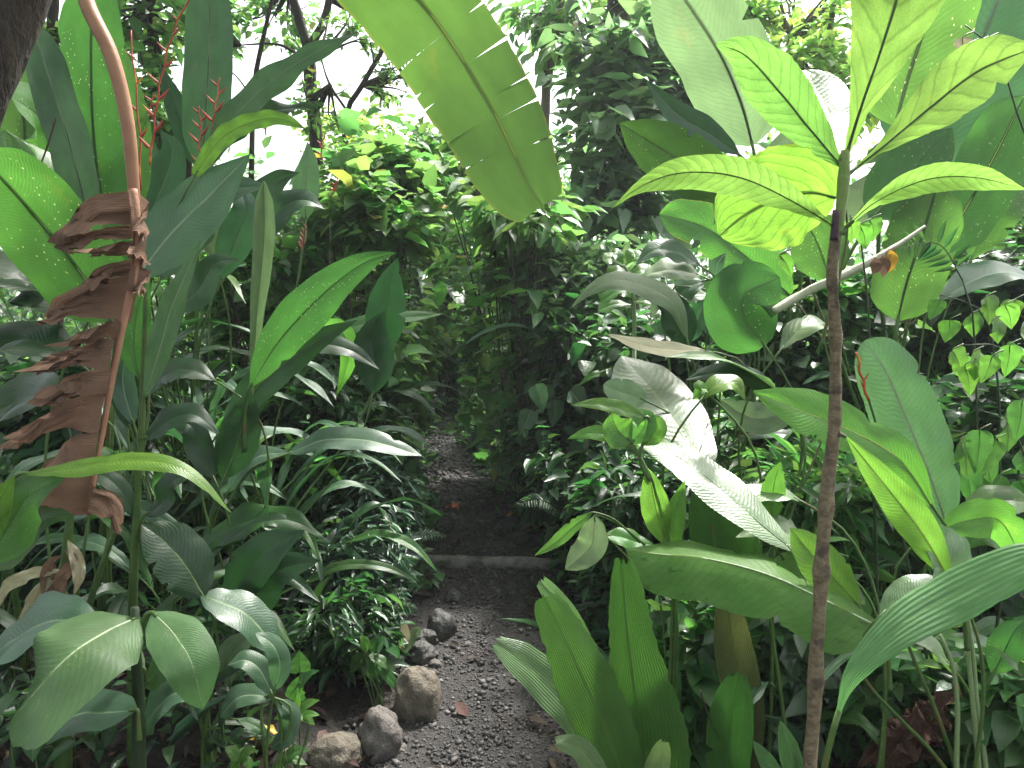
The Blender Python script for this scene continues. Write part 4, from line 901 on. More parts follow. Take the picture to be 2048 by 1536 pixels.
MB().tube([r8.location, P(1350, 1200, Y), P(1318, 1000, Y), P(1282, 915, Y)], [.008, .007, .005, .003], 7).build('stem', M['stalk'], r8)
# --- long white and yellow-green leaf crossing to the trunk
Y = 1.9
r9 = plant('ginger_plant', 'long white tipped leaf slanting down to the sapling trunk', 'plant', 1760, Y)
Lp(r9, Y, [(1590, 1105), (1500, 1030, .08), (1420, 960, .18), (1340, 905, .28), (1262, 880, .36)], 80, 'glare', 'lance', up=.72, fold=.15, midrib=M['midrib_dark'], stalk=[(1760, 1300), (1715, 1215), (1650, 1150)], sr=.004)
Lp(r9, Y - .05, [(1718, 1212), (1670, 1160), (1620, 1105), (1580, 1055)], 86, 'lime', 'ellip', up=.35, fold=.2, midrib=M['midrib_dark'], stalk=[(1740, 1300), (1730, 1240)])
Lp(r9, Y - .12, [(1760, 1255), (1660, 1205), (1540, 1150, .04), (1420, 1118, .1), (1320, 1108, .16), (1252, 1100, .2)], 120, 'palelime', 'oblong', up=.58, roll=.0, fold=-.3, curl=.25, wav=.1, nU=40, nV=6, midrib=M['midrib_pale'], stalk=[(1780, 1380), (1775, 1290)], tearR=[(.3, .5), (.42, .5)], gap=.01)
Lp(r9, Y + .1, [(1660, 1120), (1600, 1085), (1540, 1060), (1470, 1075)], 60, 'glare', 'lance', up=.8)
Lp(r9, Y + .2, [(1600, 1000), (1560, 985), (1500, 990), (1440, 985)], 40, 'glare', 'lance', up=.8)
# --- bright leaves crossing behind the trunk
Y = 1.85
r10 = plant('ginger_plant', 'plant with long bright green white spotted leaves crossing behind the sapling trunk', 'plant', 1930, Y)
Lp(r10, Y, [(1870, 1020), (1800, 920), (1700, 860), (1600, 820), (1505, 782)], 96, 'lime', [(0, .05), (.15, .5), (.3, .85), (.45, .8), (.6, .95), (.75, 1), (.9, .5), (1, 0)], up=.35, fold=.2, midrib=M['midrib_lime'], stalk=[(1930, 1200), (1910, 1090)])
Lp(r10, Y - .08, [(1905, 1165), (1840, 1060), (1770, 970), (1690, 870)], 74, 'lime', 'lance', up=.25, fold=.2, midrib=M['midrib_lime'], stalk=[(1935, 1300), (1925, 1210)])
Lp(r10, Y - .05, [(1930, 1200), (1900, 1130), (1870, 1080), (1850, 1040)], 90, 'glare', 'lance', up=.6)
Lp(r10, Y, [(1880, 1060), (1940, 1040), (2000, 1042), (2045, 1120)], 80, 'lime', 'ellip', up=.3, roll=-.4)
Lp(r10, Y - .1, [(1760, 1230), (1810, 1190), (1850, 1170), (1900, 1165)], 60, 'glare', 'lance', up=.7)
for pts in ([(1958, 1560), (1945, 1400), (1935, 1290), (1925, 1190)], [(1915, 1560), (1915, 1420), (1905, 1330), (1880, 1270)], [(1972, 1560), (1955, 1420), (1945, 1300), (1930, 1200)]):
    stem(r10, [(1945, 1640, Y)] + [(x, y, Y) for x, y in pts], [.008, .007, .006, .005], 'stalk_pale', 'stalk')
Lp(r10, Y + .1, [(1985, 1350), (2010, 1300), (2030, 1260), (2060, 1230)], 66, 'mid', 'lance', up=.3, midrib=M['midrib_dark'])
Lp(r10, Y + .05, [(1900, 1330), (1850, 1280), (1800, 1270), (1750, 1290)], 36, 'glare', 'lance', up=.7)
# --- silvery ribbed leaf
Y = 2.1
r11 = plant('calathea_plant', 'plant with one upright silvery green ribbed leaf right of the sapling trunk', 'plant', 1905, Y)
Lp(r11, Y, [(1895, 1050), (1860, 950), (1810, 830), (1770, 740), (1728, 682)], 132, 'ribbed', [(0, .15), (.1, .55), (.3, .92), (.55, 1), (.8, .9), (.92, .7), (.98, .4), (1, .1)], up=.3, fold=.12, nU=44, midrib=M['midrib_pale'], sr=.006)
Lp(r11, Y, [(1925, 1040), (1970, 1010), (2020, 1000), (2080, 1010)], 66, 'back', 'lance', up=.5)
Lp(r11, Y + .1, [(1920, 1100), (1960, 1070), (2010, 1080), (2060, 1110)], 50, 'fresh', 'lance', up=.4)
bract_flower(r11, Y, [(1738, 800), (1725, 760), (1712, 705)], 4, 30, 'red', wd=.22, ang=.5)
MB().tube([r11.location, P(1790, 1000, Y), P(1750, 840, Y), P(1737, 798, Y)], [.005, .004, .0035, .003], 6).build('flower_stalk', M['stalk_dark'], r11)
# --- hanging yellow-green leaves by the path
Y = 2.2
r12 = plant('seedling', 'slender plant with yellow green leaves drooping over the right end of the log', 'seedling', 1330, Y)
Lp(r12, Y, [(1192, 1030), (1188, 1060), (1180, 1095), (1130, 1140)], 62, 'pale', 'ellip', up=.2, stalk=[(1290, 1090), (1240, 1050)], sr=.0025)
Lp(r12, Y, [(1185, 1024), (1150, 1050), (1110, 1085), (1068, 1112)], 28, 'lime', 'lance', up=.3, stalk=[(1280, 1085), (1230, 1040)], sr=.0025)
Lp(r12, Y + .05, [(1210, 1070), (1245, 1075), (1275, 1085), (1310, 1090)], 40, 'fresh', 'lance', up=.5, stalk=[(1290, 1150), (1230, 1090)], sr=.0025)
MB().tube([r12.location, P(1330, 1300, Y), P(1310, 1150, Y), P(1285, 1086, Y)], [.005, .0045, .0035, .0025], 6).build('stem', M['stalk'], r12)
# --- pleated palm seedling in front
Y = 1.75
r13 = plant('palm_seedling', 'pleated dark green palm seedling split into two lobes in front of the path', 'palm', 1290, Y)
Lp(r13, Y, [(1300, 1640), (1285, 1500), (1262, 1330), (1250, 1220), (1243, 1112)], 170, 'palm', [(0, .3), (.2, .95), (.35, 1), (.5, .82), (.65, .62), (.8, .5), (.92, .36), (1, .18)], up=.0, fold=.12, lw=.8, rw=1.15, nU=44, nV=10, jag=.03, wav=.03, rag=.12)
Lp(r13, Y - .06, [(1270, 1640), (1220, 1480), (1150, 1320), (1085, 1185)], 124, 'palm', [(0, .3), (.3, .95), (.6, 1), (.85, .7), (.96, .5), (1, .3)], up=.05, fold=.15, nU=36, nV=8, jag=.03, rag=.14)
Lp(r13, Y + .02, [(1240, 1440), (1195, 1330), (1140, 1235), (1078, 1158)], 40, 'palmpale', 'fan', up=.1, jag=.03, stalk=None)
Lp(r13, Y + .1, [(1230, 1560), (1160, 1440), (1080, 1350), (988, 1282)], 86, 'palmpale', [(0, .2), (.3, .8), (.6, 1), (.85, .8), (1, .3)], up=.3, jag=.03, rag=.12)
Lp(r13, Y - .1, [(1305, 1640), (1310, 1560), (1330, 1478)], 50, 'palmpale', 'cut', up=.1, jag=.05)
Lp(r13, Y - .1, [(1240, 1640), (1200, 1560), (1160, 1500), (1105, 1480)], 50, 'palmpale', 'cut', up=.4, jag=.05)
Y = 1.95
r14 = plant('palm_seedling', 'palm seedling with a browned old blade above a bright split blade, left of the trunk', 'palm', 1470, Y)
Lp(r14, Y + .1, [(1500, 1560), (1490, 1420), (1468, 1300), (1452, 1180)], 80, 'palmold', 'cut', up=0, jag=.03, rag=.12)
Lp(r14, Y - .05, [(1450, 1640), (1455, 1520), (1465, 1420), (1480, 1340)], 90, 'palm', 'cut', up=.05, jag=.06, fold=.35, rag=.15)
Lp(r14, Y + .3, [(1490, 1260), (1470, 1150), (1440, 1050), (1420, 950)], 130, 'palm', 'cut', up=.05, jag=.03, rag=.12)
# --- big pleated leaf from the right edge
Y = 1.35
r15 = plant('curculigo_plant', 'plant with a wide deeply pleated leaf reaching in from the right edge', 'plant', 1640, Y)
Lp(r15, Y, [(1672, 1440), (1705, 1350), (1790, 1262), (1900, 1195), (2060, 1120, -.05), (2200, 1080, -.1)], 100, 'pleat', [(0, .05), (.08, .15), (.2, .45), (.4, .8), (.6, 1), (.8, .8), (1, .05)], up=.45, fold=.1, nU=40, nV=9, sr=.007)
for i, (a, b, wd) in enumerate((((1590, 1640), (1505, 1480), 40), ((1600, 1640), (1560, 1440), 50), ((1620, 1640), (1590, 1500), 40), ((1660, 1640), (1740, 1540), 40))):
    Lp(r15, Y + .3, [a, ((a[0] + b[0]) / 2 + 8, (a[1] + b[1]) / 2), b], wd, 'pleat', 'strap', up=.2, nU=16, stalk=None)
# --- dead stump-like leaf, bottom right
Y = 2.0
r16 = plant('dead_leaf_clump', 'crumpled dark brown dead leaf hanging among stalks at the bottom right', 'dead leaf', 1850, Y)
rg_ = random.Random(8)
for k in range(9):
    x0, y0 = 1915 - 12 * k + rg_.uniform(-14, 14), 1365 + 9 * k + rg_.uniform(-10, 10); dx, dy = rg_.uniform(-150, -30), rg_.uniform(90, 190)
    Lp(r16, Y + rg_.uniform(-.05, .08), [(x0, y0), (x0 + dx * .3, y0 + dy * .45), (x0 + dx * .75, y0 + dy * .8), (x0 + dx, y0 + dy)], rg_.uniform(34, 74), 'deaddark', 'lance', up=rg_.uniform(0, .6), wav=.5, wavn=5, fold=.6, roll=rg_.uniform(-.7, .7), twist=rg_.uniform(-1, 1), name='dead_leaf', stalk=None, nU=26)
MB().tube([r16.location, P(1950, 1500, Y), P(1912, 1365, Y)], [.01, .008, .005], 7).build('stalk', M['petiole_brown'], r16)
# --- single leaves
for lab, px, Y, pts, wd, mt, pr, up in (('small plant with one folded pale yellow upright leaf left of the trunk', 1550, 2.1, [(1545, 1040), (1545, 1000), (1550, 960), (1562, 922)], 50, 'lime', 'lance', 0.), ('small plant with a round pale veined leaf low beside the trunk', 1570, 2.0, [(1560, 1108), (1570, 1125), (1580, 1145), (1585, 1168)], 62, 'glare', 'round', .3),
                                   ('small plant with a dark leaf curving over the shaded right foreground', 1500, 2.3, [(1390, 1040), (1430, 1020), (1470, 1030), (1510, 1060)], 50, 'mid', 'lance', .5)):
    s = plant('seedling', lab, 'seedling', px, Y); Lp(s, Y, pts, wd, mt, pr, up=up, midrib=M['midrib'])
# --- pale heart leaves on thin stems at the right edge
def droopers(lab, px, Y, spots, mat, wd, stempts):
    s = plant('vine_shrub', lab, 'shrub', px, Y)
    MB().tube([s.location] + [P(x, y, Y) for x, y in stempts], [.006, .005, .004, .002], 6, 24).build('stem', M['stalk_dark'], s)
    rg = random.Random(px)
    for x, y in spots:
        L = wd * rg.uniform(1.1, 1.5); a = rg.uniform(-.6, .6)
        Lp(s, Y + rg.uniform(-.12, .12), [(x, y), (x + math.sin(a) * L * .5 + 3, y + math.cos(a) * L * .45), (x + math.sin(a) * L, y + math.cos(a) * L)], wd * rg.uniform(.8, 1.1), mat, 'heart', up=rg.uniform(.15, .75), roll=rg.uniform(-.6, .6), fold=.3, nU=16, nV=3, sr=.0015, stalk=[(x + 22, y - 12), (x + 8, y - 6)])
    return s
droopers('stem of whitish lime heart shaped leaves drooping at the right edge', 2040, 2.0, [(1945, 705), (1985, 712), (1915, 720), (1905, 700), (1990, 715), (1930, 730), (2020, 690)], 'lime', 46, [(2090, 900), (2070, 760), (2010, 695), (1930, 690)])
droopers('stem of green heart shaped leaves right of the upright rounded leaf', 1990, 2.6, [(1880, 600), (1940, 630), (1985, 640), (1900, 640), (1970, 595), (2010, 610), (2040, 660), (2030, 600)], 'fresh', 42, [(2000, 900), (1990, 720), (1960, 620), (1880, 590)])
droopers('stem of broad dull green leaves at the right edge below the whitish leaves', 2040, 2.2, [(2010, 830), (1990, 880), (2040, 900), (1960, 900), (2000, 950), (1930, 930), (2045, 800), (1960, 860), (1920, 880), (1950, 960), (2040, 960)], 'mid', 60, [(2080, 1100), (2060, 950), (2020, 850), (1960, 820)])
droopers('stem of pale pink green leaves against the upper right leaves', 1960, 2.4, [(1925, 75), (1955, 85), (1975, 78), (1935, 90)], 'dry', 32, [(2090, 500), (2040, 250), (1990, 100), (1930, 50)])
droopers('stem of small whitish leaves just right of the sapling shoot', 1760, 2.3, [(1700, 440), (1740, 440), (1560, 510), (1720, 450)], 'lime', 36, [(1740, 700), (1730, 560), (1720, 470), (1700, 430)])
droopers('low shrub with heart shaped leaves just right of the far path', 1040, 5.0, [(1000, 640), (1050, 610), (1060, 640), (1090, 600), (1030, 700), (1010, 615), (1075, 690), (1055, 665), (1045, 725), (1110, 625)], 'mid', 34, [(1035, 850), (1040, 740), (1045, 660), (1040, 600)])
droopers('plant with grey veined leaves on a dark stem right of the path', 1100, 4.2, [(1070, 770), (1062, 820), (1110, 800), (1085, 860), (1140, 780), (1095, 770)], 'ribbed', 40, [(1098, 950), (1100, 880), (1100, 820), (1090, 780)])

# ================================================================== trees
def tree(name, label, trunk, radii, limbs, crowns, ls, mat, bark, nbr=60, nl=12, asp=.6, templ='full', seed=1, group=None, droop=.2, cat='tree', bump=.2, shade_crowns=(), wls=.2):
    rng = np.random.default_rng(seed * 101); pts = [P(*t) for t in trunk]
    b = pts[0].copy(); b.z = gz(b.x, b.y); root = thing(name, label, cat, b, group)
    MB().tube([b - Vector((0, 0, .1))] + pts, [radii[0] * 1.25] + list(radii), 12, 50, bump=bump, seed=seed).build('trunk', bark, root)
    for lp, lr in limbs: MB().tube([P(*q) for q in lp], lr, 8, 30, bump=bump).build('branch', bark, root)
    blobs = []
    for cw in crowns:
        c = P(*cw[:3]); k = mpp(c); blobs.append((c, (cw[3] * k, cw[3] * k * .8, cw[4] * k), int(nbr * (cw[5] if len(cw) > 5 else 1)), ls))
    for (x, y, z, rx, rz, n_) in shade_crowns: blobs.append((Vector((x, y, z)), (rx, rx, rz), n_, wls))
    for c, rad_, nb_, ls in blobs:
        pos, dr, sz, tw, _ = clusters(rng, c, rad_, nb_, nl, ls, droop, ls * 1.1)
        o = foliage('crown', mat, pos, dr, sz, rng.uniform(asp * .8, asp * 1.2, len(pos)), root, templ, rng=rng)
        mb = MB(); hub = min(pts + [P(*q) for l in limbs for q in l[0]], key=lambda q: (q - c).length)
        for a, t in tw[:: max(1, len(tw) // 14)]:
            mb.tube([hub, Vector(a), Vector(t)], [.018, .009, .003], 5, 9)
        mb.build('branch', bark, o)
    return root
tree('forest_tree', 'dark forked tree trunk left of the hanging banana leaf with thin airy foliage', [(640, 700, 7), (632, 300, 7), (622, 180, 7), (616, 90, 7)], [.10, .075, .06, .055],
     [([(616, 95, 7), (600, 45, 7), (580, -30, 7), (540, -200, 7.2)], [.045, .04, .035, .02]), ([(616, 95, 7), (645, 50, 7), (658, 0, 7), (690, -160, 6.8)], [.04, .035, .03, .02]), ([(622, 130, 7), (560, 90, 7), (480, 90, 7)], [.015, .012, .006])],
     [(460, -440, 7.4, 300, 180, .7), (300, -300, 6.5, 260, 160, .6), (560, 40, 7.6, 120, 60, .25), (420, 60, 7.3, 90, 80, .3), (780, 40, 7.5, 60, 60, .2)], .10, M['f_light'], M['bark_dark'], 120, 12, .55, seed=3)
tree('slender_tree', 'slender dark trunk between the flower heads and the forked trunk', [(500, 600, 6), (503, 350, 6), (508, 180, 6), (530, 60, 6), (565, -80, 6)], [.03, .026, .022, .018, .012], [([(507, 200, 6), (470, 150, 6), (440, 140, 6)], [.008, .006, .003])], [(520, -300, 6.2, 200, 120)], .085, M['f_light'], M['bark_dark'], 60, 11, .6, seed=4)
tree('slender_tree', 'slanting slender tree with sparse yellow green leaves against the white sky', [(690, 600, 6.5), (690, 260, 6.5), (725, 170, 6.5), (770, 90, 6.5), (800, 0, 6.5), (830, -150, 6.5)], [.035, .03, .025, .022, .018, .012], [([(700, 230, 6.5), (660, 170, 6.5), (640, 110, 6.5)], [.012, .01, .005])], [(700, 70, 6.8, 70, 70, .22), (760, 170, 6.6, 90, 50, .3), (640, 210, 6.8, 70, 60, .25), (820, 60, 6.8, 60, 100, .3), (800, -330, 6.8, 200, 120, .5)], .075, M['f_light'], M['bark_dark'], 70, 9, .6, seed=5)
tree('forest_tree', 'brown trunk right of the hanging banana leaf with broad drooping leaves', [(1085, 700, 8), (1090, 230, 8), (1105, 110, 8), (1122, 0, 8), (1140, -150, 8)], [.06, .055, .05, .045, .03], [([(1105, 120, 8), (1180, 60, 8), (1250, 20, 8)], [.03, .02, .01])], [(1160, 40, 7.8, 130, 110, .55), (1080, 60, 8.2, 70, 80, .3), (1180, -400, 8, 250, 120, .4), (1300, 30, 8, 70, 60, .4)],   .17, M['f_light'], M['bark_grey'], 80, 9, .5, seed=6, droop=.6)
tree('forest_tree', 'tree wrapped in a dark column of glossy climbing leaves right of the banana leaf', [(1250, 800, 6.4), (1250, 400, 6.4), (1240, 100, 6.4), (1230, -300, 6.4)], [.12, .11, .10, .07], [], [(1240, 120, 6.2, 120, 110, 1), (1250, 270, 6.0, 140, 110, 1.2), (1220, 410, 5.8, 130, 90, 1), (1330, 160, 6.2, 80, 110, .6)], .145, M['f_grey'], M['bark_dark'], 62, 9, .62, 'heart', seed=7, droop=.12)
tree('forest_tree', 'airy sunlit tree with yellow green leaves behind the upper right leaves', [(1640, 700, 6.5), (1630, 300, 6.5), (1650, 120, 6.5), (1680, -60, 6.5)], [.05, .045, .035, .02], [([(1640, 180, 6.5), (1580, 80, 6.5), (1520, 20, 6.5)], [.02, .014, .006])], [(1570, 130, 6.3, 110, 90, .8), (1690, 170, 6.4, 110, 100, .8), (1600, 20, 6.6, 160, 50, .5), (1480, 30, 6.6, 60, 60, .4)], .11, M['f_sun'], M['bark_grey'], 80, 10, .55, seed=8)
tree('forest_tree', 'shaded tree behind the top left leaves with yellowish hanging leaves', [(120, 800, 5.5), (100, 300, 5.5), (105, 100, 5.5), (110, -200, 5.5)], [.05, .045, .04, .03], [([(105, 60, 5.5), (200, 20, 5.5), (300, 10, 5.5)], [.02, .015, .008]), ([(102, 180, 5.5), (60, 60, 5.4), (50, -50, 5.4)], [.02, .015, .008])], [(290, 40, 5.4, 110, 60, .3), (120, 120, 5.6, 70, 90, .3), (60, -400, 5.2, 350, 200, .8), (330, 230, 5.6, 90, 110, .3)], .10, M['f_light'], M['bark_dark'], 100, 11, .6, seed=9,
     shade_crowns=[(.3, 4.6, 5.2, 1.1, .4, 34), (-1.0, 2.0, 5.0, 1.5, .5, 60), (-1.8, .4, 4.6, 1.8, .6, 60), (-3.4, 1.4, 4.6, 1.6, .6, 50), (.6, -.6, 5.0, 1.6, .6, 50)], wls=.22)  # unseen overhead leaf blobs, added to block sun and sky over the left

# ================================================================== shrubs
G1 = 'shrubs behind the path'
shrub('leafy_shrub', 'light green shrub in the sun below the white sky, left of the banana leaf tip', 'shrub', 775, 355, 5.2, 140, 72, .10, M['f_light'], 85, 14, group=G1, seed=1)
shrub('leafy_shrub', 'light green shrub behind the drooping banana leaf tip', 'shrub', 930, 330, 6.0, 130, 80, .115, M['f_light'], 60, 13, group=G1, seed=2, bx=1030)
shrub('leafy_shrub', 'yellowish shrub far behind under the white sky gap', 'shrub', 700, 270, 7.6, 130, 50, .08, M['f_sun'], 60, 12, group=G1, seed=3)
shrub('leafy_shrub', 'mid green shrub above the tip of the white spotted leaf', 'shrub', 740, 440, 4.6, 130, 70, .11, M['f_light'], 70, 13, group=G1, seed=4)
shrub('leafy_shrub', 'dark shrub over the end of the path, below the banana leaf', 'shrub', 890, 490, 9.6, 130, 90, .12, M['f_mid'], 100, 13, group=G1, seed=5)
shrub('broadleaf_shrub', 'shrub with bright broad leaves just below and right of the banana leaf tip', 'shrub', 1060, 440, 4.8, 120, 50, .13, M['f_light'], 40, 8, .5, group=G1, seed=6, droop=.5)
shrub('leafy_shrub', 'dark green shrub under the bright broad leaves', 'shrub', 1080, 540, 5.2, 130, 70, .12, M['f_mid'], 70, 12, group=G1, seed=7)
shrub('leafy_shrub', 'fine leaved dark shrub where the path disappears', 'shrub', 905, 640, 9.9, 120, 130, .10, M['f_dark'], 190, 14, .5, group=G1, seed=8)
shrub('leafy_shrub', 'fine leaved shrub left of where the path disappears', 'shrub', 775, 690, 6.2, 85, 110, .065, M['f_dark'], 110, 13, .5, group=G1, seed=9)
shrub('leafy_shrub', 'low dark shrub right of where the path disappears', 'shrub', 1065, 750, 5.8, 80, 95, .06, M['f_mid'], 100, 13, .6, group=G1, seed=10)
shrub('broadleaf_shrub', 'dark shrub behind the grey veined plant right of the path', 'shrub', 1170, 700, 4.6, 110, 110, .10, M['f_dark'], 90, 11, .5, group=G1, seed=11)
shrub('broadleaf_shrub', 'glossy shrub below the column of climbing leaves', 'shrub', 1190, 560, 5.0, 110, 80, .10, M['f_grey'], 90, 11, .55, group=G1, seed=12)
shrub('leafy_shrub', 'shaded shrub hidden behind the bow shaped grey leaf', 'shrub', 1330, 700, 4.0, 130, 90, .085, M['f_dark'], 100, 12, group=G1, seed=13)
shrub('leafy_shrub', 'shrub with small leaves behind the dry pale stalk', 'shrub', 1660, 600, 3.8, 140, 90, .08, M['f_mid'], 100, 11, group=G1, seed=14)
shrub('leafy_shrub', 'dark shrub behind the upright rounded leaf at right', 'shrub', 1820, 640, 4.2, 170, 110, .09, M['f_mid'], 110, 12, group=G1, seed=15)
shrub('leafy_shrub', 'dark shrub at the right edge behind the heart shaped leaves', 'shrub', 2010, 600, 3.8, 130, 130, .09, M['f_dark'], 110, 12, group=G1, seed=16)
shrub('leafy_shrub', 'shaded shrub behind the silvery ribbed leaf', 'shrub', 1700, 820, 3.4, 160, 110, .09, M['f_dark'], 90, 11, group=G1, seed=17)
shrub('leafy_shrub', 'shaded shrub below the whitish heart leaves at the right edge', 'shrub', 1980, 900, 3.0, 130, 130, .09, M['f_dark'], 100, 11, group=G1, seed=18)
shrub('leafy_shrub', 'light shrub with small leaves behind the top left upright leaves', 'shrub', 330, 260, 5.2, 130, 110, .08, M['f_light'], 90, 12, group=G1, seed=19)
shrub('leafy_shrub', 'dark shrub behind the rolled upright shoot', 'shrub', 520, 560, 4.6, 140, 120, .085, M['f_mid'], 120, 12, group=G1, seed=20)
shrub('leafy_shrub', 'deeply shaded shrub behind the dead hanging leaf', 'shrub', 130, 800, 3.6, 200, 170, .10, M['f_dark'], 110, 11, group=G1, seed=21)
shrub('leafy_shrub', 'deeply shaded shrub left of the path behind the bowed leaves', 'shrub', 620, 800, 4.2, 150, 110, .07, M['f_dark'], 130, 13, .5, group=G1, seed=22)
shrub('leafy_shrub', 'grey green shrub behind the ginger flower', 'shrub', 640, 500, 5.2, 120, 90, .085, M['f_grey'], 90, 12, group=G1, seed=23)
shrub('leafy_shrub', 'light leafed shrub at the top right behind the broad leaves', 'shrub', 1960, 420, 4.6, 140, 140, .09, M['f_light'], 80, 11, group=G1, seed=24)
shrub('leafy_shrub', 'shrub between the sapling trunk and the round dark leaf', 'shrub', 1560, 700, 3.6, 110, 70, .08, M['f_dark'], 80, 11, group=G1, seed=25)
G2 = 'low ferny plants beside the path'
shrub('ferny_plant', 'silvery ferny low plant on the left edge of the path before the log', 'plant', 760, 1010, 3.9, 85, 90, .075, M['f_fern'], 110, 13, .28, group=G2, seed=31, droop=.35)
shrub('ferny_plant', 'ferny low plant on the left edge of the far path', 'plant', 770, 890, 5.2, 70, 60, .075, M['f_fern'], 90, 12, .3, group=G2, seed=32, droop=.35)
shrub('ferny_plant', 'dark ferny plant left of the log', 'plant', 720, 1130, 3.3, 110, 80, .075, M['f_fern'], 110, 12, .28, group=G2, seed=33, droop=.35)
shrub('ferny_plant', 'shaded ferny plant above the boulders', 'plant', 700, 1250, 2.9, 110, 80, .07, M['f_dark'], 100, 12, .3, group=G2, seed=34, droop=.3)
shrub('ferny_plant', 'dark ferny plant right of the path past the log', 'plant', 1100, 900, 4.6, 90, 80, .08, M['f_dark'], 100, 12, .35, group=G2, seed=35, droop=.35)
shrub('ferny_plant', 'dark low plant behind the drooping yellow green leaf, right of the path', 'plant', 1170, 970, 3.9, 120, 80, .085, M['f_dark'], 110, 11, .4, group=G2, seed=36, droop=.3)
shrub('ferny_plant', 'narrow leaved low plants in the shade under the lime leaf cluster', 'plant', 1300, 1000, 3.2, 130, 90, .09, M['f_dark'], 100, 11, .35, group=G2, seed=37)
shrub('ferny_plant', 'grassy low plants behind the sapling trunk', 'plant', 1660, 980, 2.7, 150, 80, .11, M['f_mid'], 80, 10, .22, group=G2, seed=38, droop=.1)
shrub('leafy_plant', 'low broad leaved plant at the foot of the sapling', 'plant', 1400, 1280, 2.3, 110, 90, .085, M['f_mid'], 60, 9, .6, group=G2, seed=39)
shrub('leafy_plant', 'low leaves under the pleated leaf at the right', 'plant', 1800, 1330, 2.3, 130, 80, .09, M['f_mid'], 60, 9, .55, group=G2, seed=40)
shrub('leafy_plant', 'low leaves in the bottom right corner', 'plant', 2000, 1420, 2.0, 90, 110, .085, M['f_mid'], 50, 9, .6, group=G2, seed=41)
shrub('leafy_plant', 'mixed low leaves right of the drooping palm blade', 'plant', 1580, 1230, 2.3, 90, 100, .08, M['f_grey'], 50, 9, .6, group=G2, seed=42)

shrub('leafy_shrub', 'mid green wall of shrub leaves closing the far end of the path', 'shrub', 885, 640, 9.3, 120, 150, .10, M['f_mid'], 200, 12, .5, group=G1, seed=51, bx=800)
shrub('leafy_shrub', 'light leaved shrub over the far end of the path', 'shrub', 860, 420, 8.6, 150, 90, .12, M['f_light'], 130, 12, .55, group=G1, seed=52, bx=760)
shrub('leafy_shrub', 'tall mid green shrub right of the far end of the path', 'shrub', 1050, 580, 7.6, 75, 150, .10, M['f_mid'], 120, 12, .55, group=G1, seed=53, bx=1040)
# ================================================================== masses nobody could count
def scatter_mass(name, n, xr, yr, hmax, ls, mat, asp, seed, keep, templ='full', droop=.2, upb=.5):
    rng = np.random.default_rng(seed); pos = []; dr = []; sz = []
    while len(pos) < n:
        x = rng.uniform(*xr); y = rng.uniform(*yr)
        cx, hw = path_at(y)
        if abs(x - cx) < hw * rng.uniform(.8, 1.15) + .02 or not keep(x, y): continue
        if y < 3.7 and -(hw + .24) < x - cx < 0: continue
        if y < 3.2 and x < 0 and rng.random() < .2: continue
        z0 = gz(x, y); h = hmax * (.4 + .6 * abs(noise.noise(Vector((x * 1.3, y * 1.3, seed))) * 1.6)) * min(1, .35 + (abs(x - cx) - hw) * 1.2)
        for k in range(6):
            a = rng.random() * 6.283; zz = z0 + h * rng.random() ** .7
            pos.append((x + rng.normal(0, .05), y + rng.normal(0, .05), zz)); dr.append((math.cos(a), math.sin(a), rng.normal(upb, .4) - droop)); sz.append(ls * rng.uniform(.5, 1.4))
    return tag(foliage(name, mat, pos, dr, sz, rng.uniform(asp * .7, asp * 1.3, len(pos)), None, templ, rng=rng), kind='stuff')
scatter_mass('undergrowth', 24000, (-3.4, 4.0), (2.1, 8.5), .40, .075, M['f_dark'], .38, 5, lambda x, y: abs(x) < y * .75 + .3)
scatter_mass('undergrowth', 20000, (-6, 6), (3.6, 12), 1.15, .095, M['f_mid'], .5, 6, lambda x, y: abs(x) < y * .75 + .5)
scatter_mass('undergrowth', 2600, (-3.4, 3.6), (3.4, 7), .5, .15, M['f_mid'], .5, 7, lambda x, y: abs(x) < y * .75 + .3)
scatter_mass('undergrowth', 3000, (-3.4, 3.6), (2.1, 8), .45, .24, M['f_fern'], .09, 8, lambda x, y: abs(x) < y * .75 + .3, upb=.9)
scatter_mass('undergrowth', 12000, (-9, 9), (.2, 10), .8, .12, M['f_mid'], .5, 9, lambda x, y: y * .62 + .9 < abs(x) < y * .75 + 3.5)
def litter():
    rng = np.random.default_rng(9); pos = []; dr = []
    while len(pos) < 2000:
        y = 1.8 + 6 * rng.random() ** 1.5; x = rng.uniform(-.75, .75) * y; cx, hw = path_at(y)
        if abs(x - cx) < hw * .9 and rng.random() < .86: continue
        a = rng.random() * 6.283; pos.append((x, y, max(gz(x, y), .005) + rng.uniform(.006, .03))); dr.append((math.cos(a), math.sin(a), rng.normal(0, .15)))
    tag(foliage('leaf_litter', M['litter'], pos, dr, rng.uniform(.03, .11, len(pos)), .45, None, rng=rng), kind='stuff')
litter()
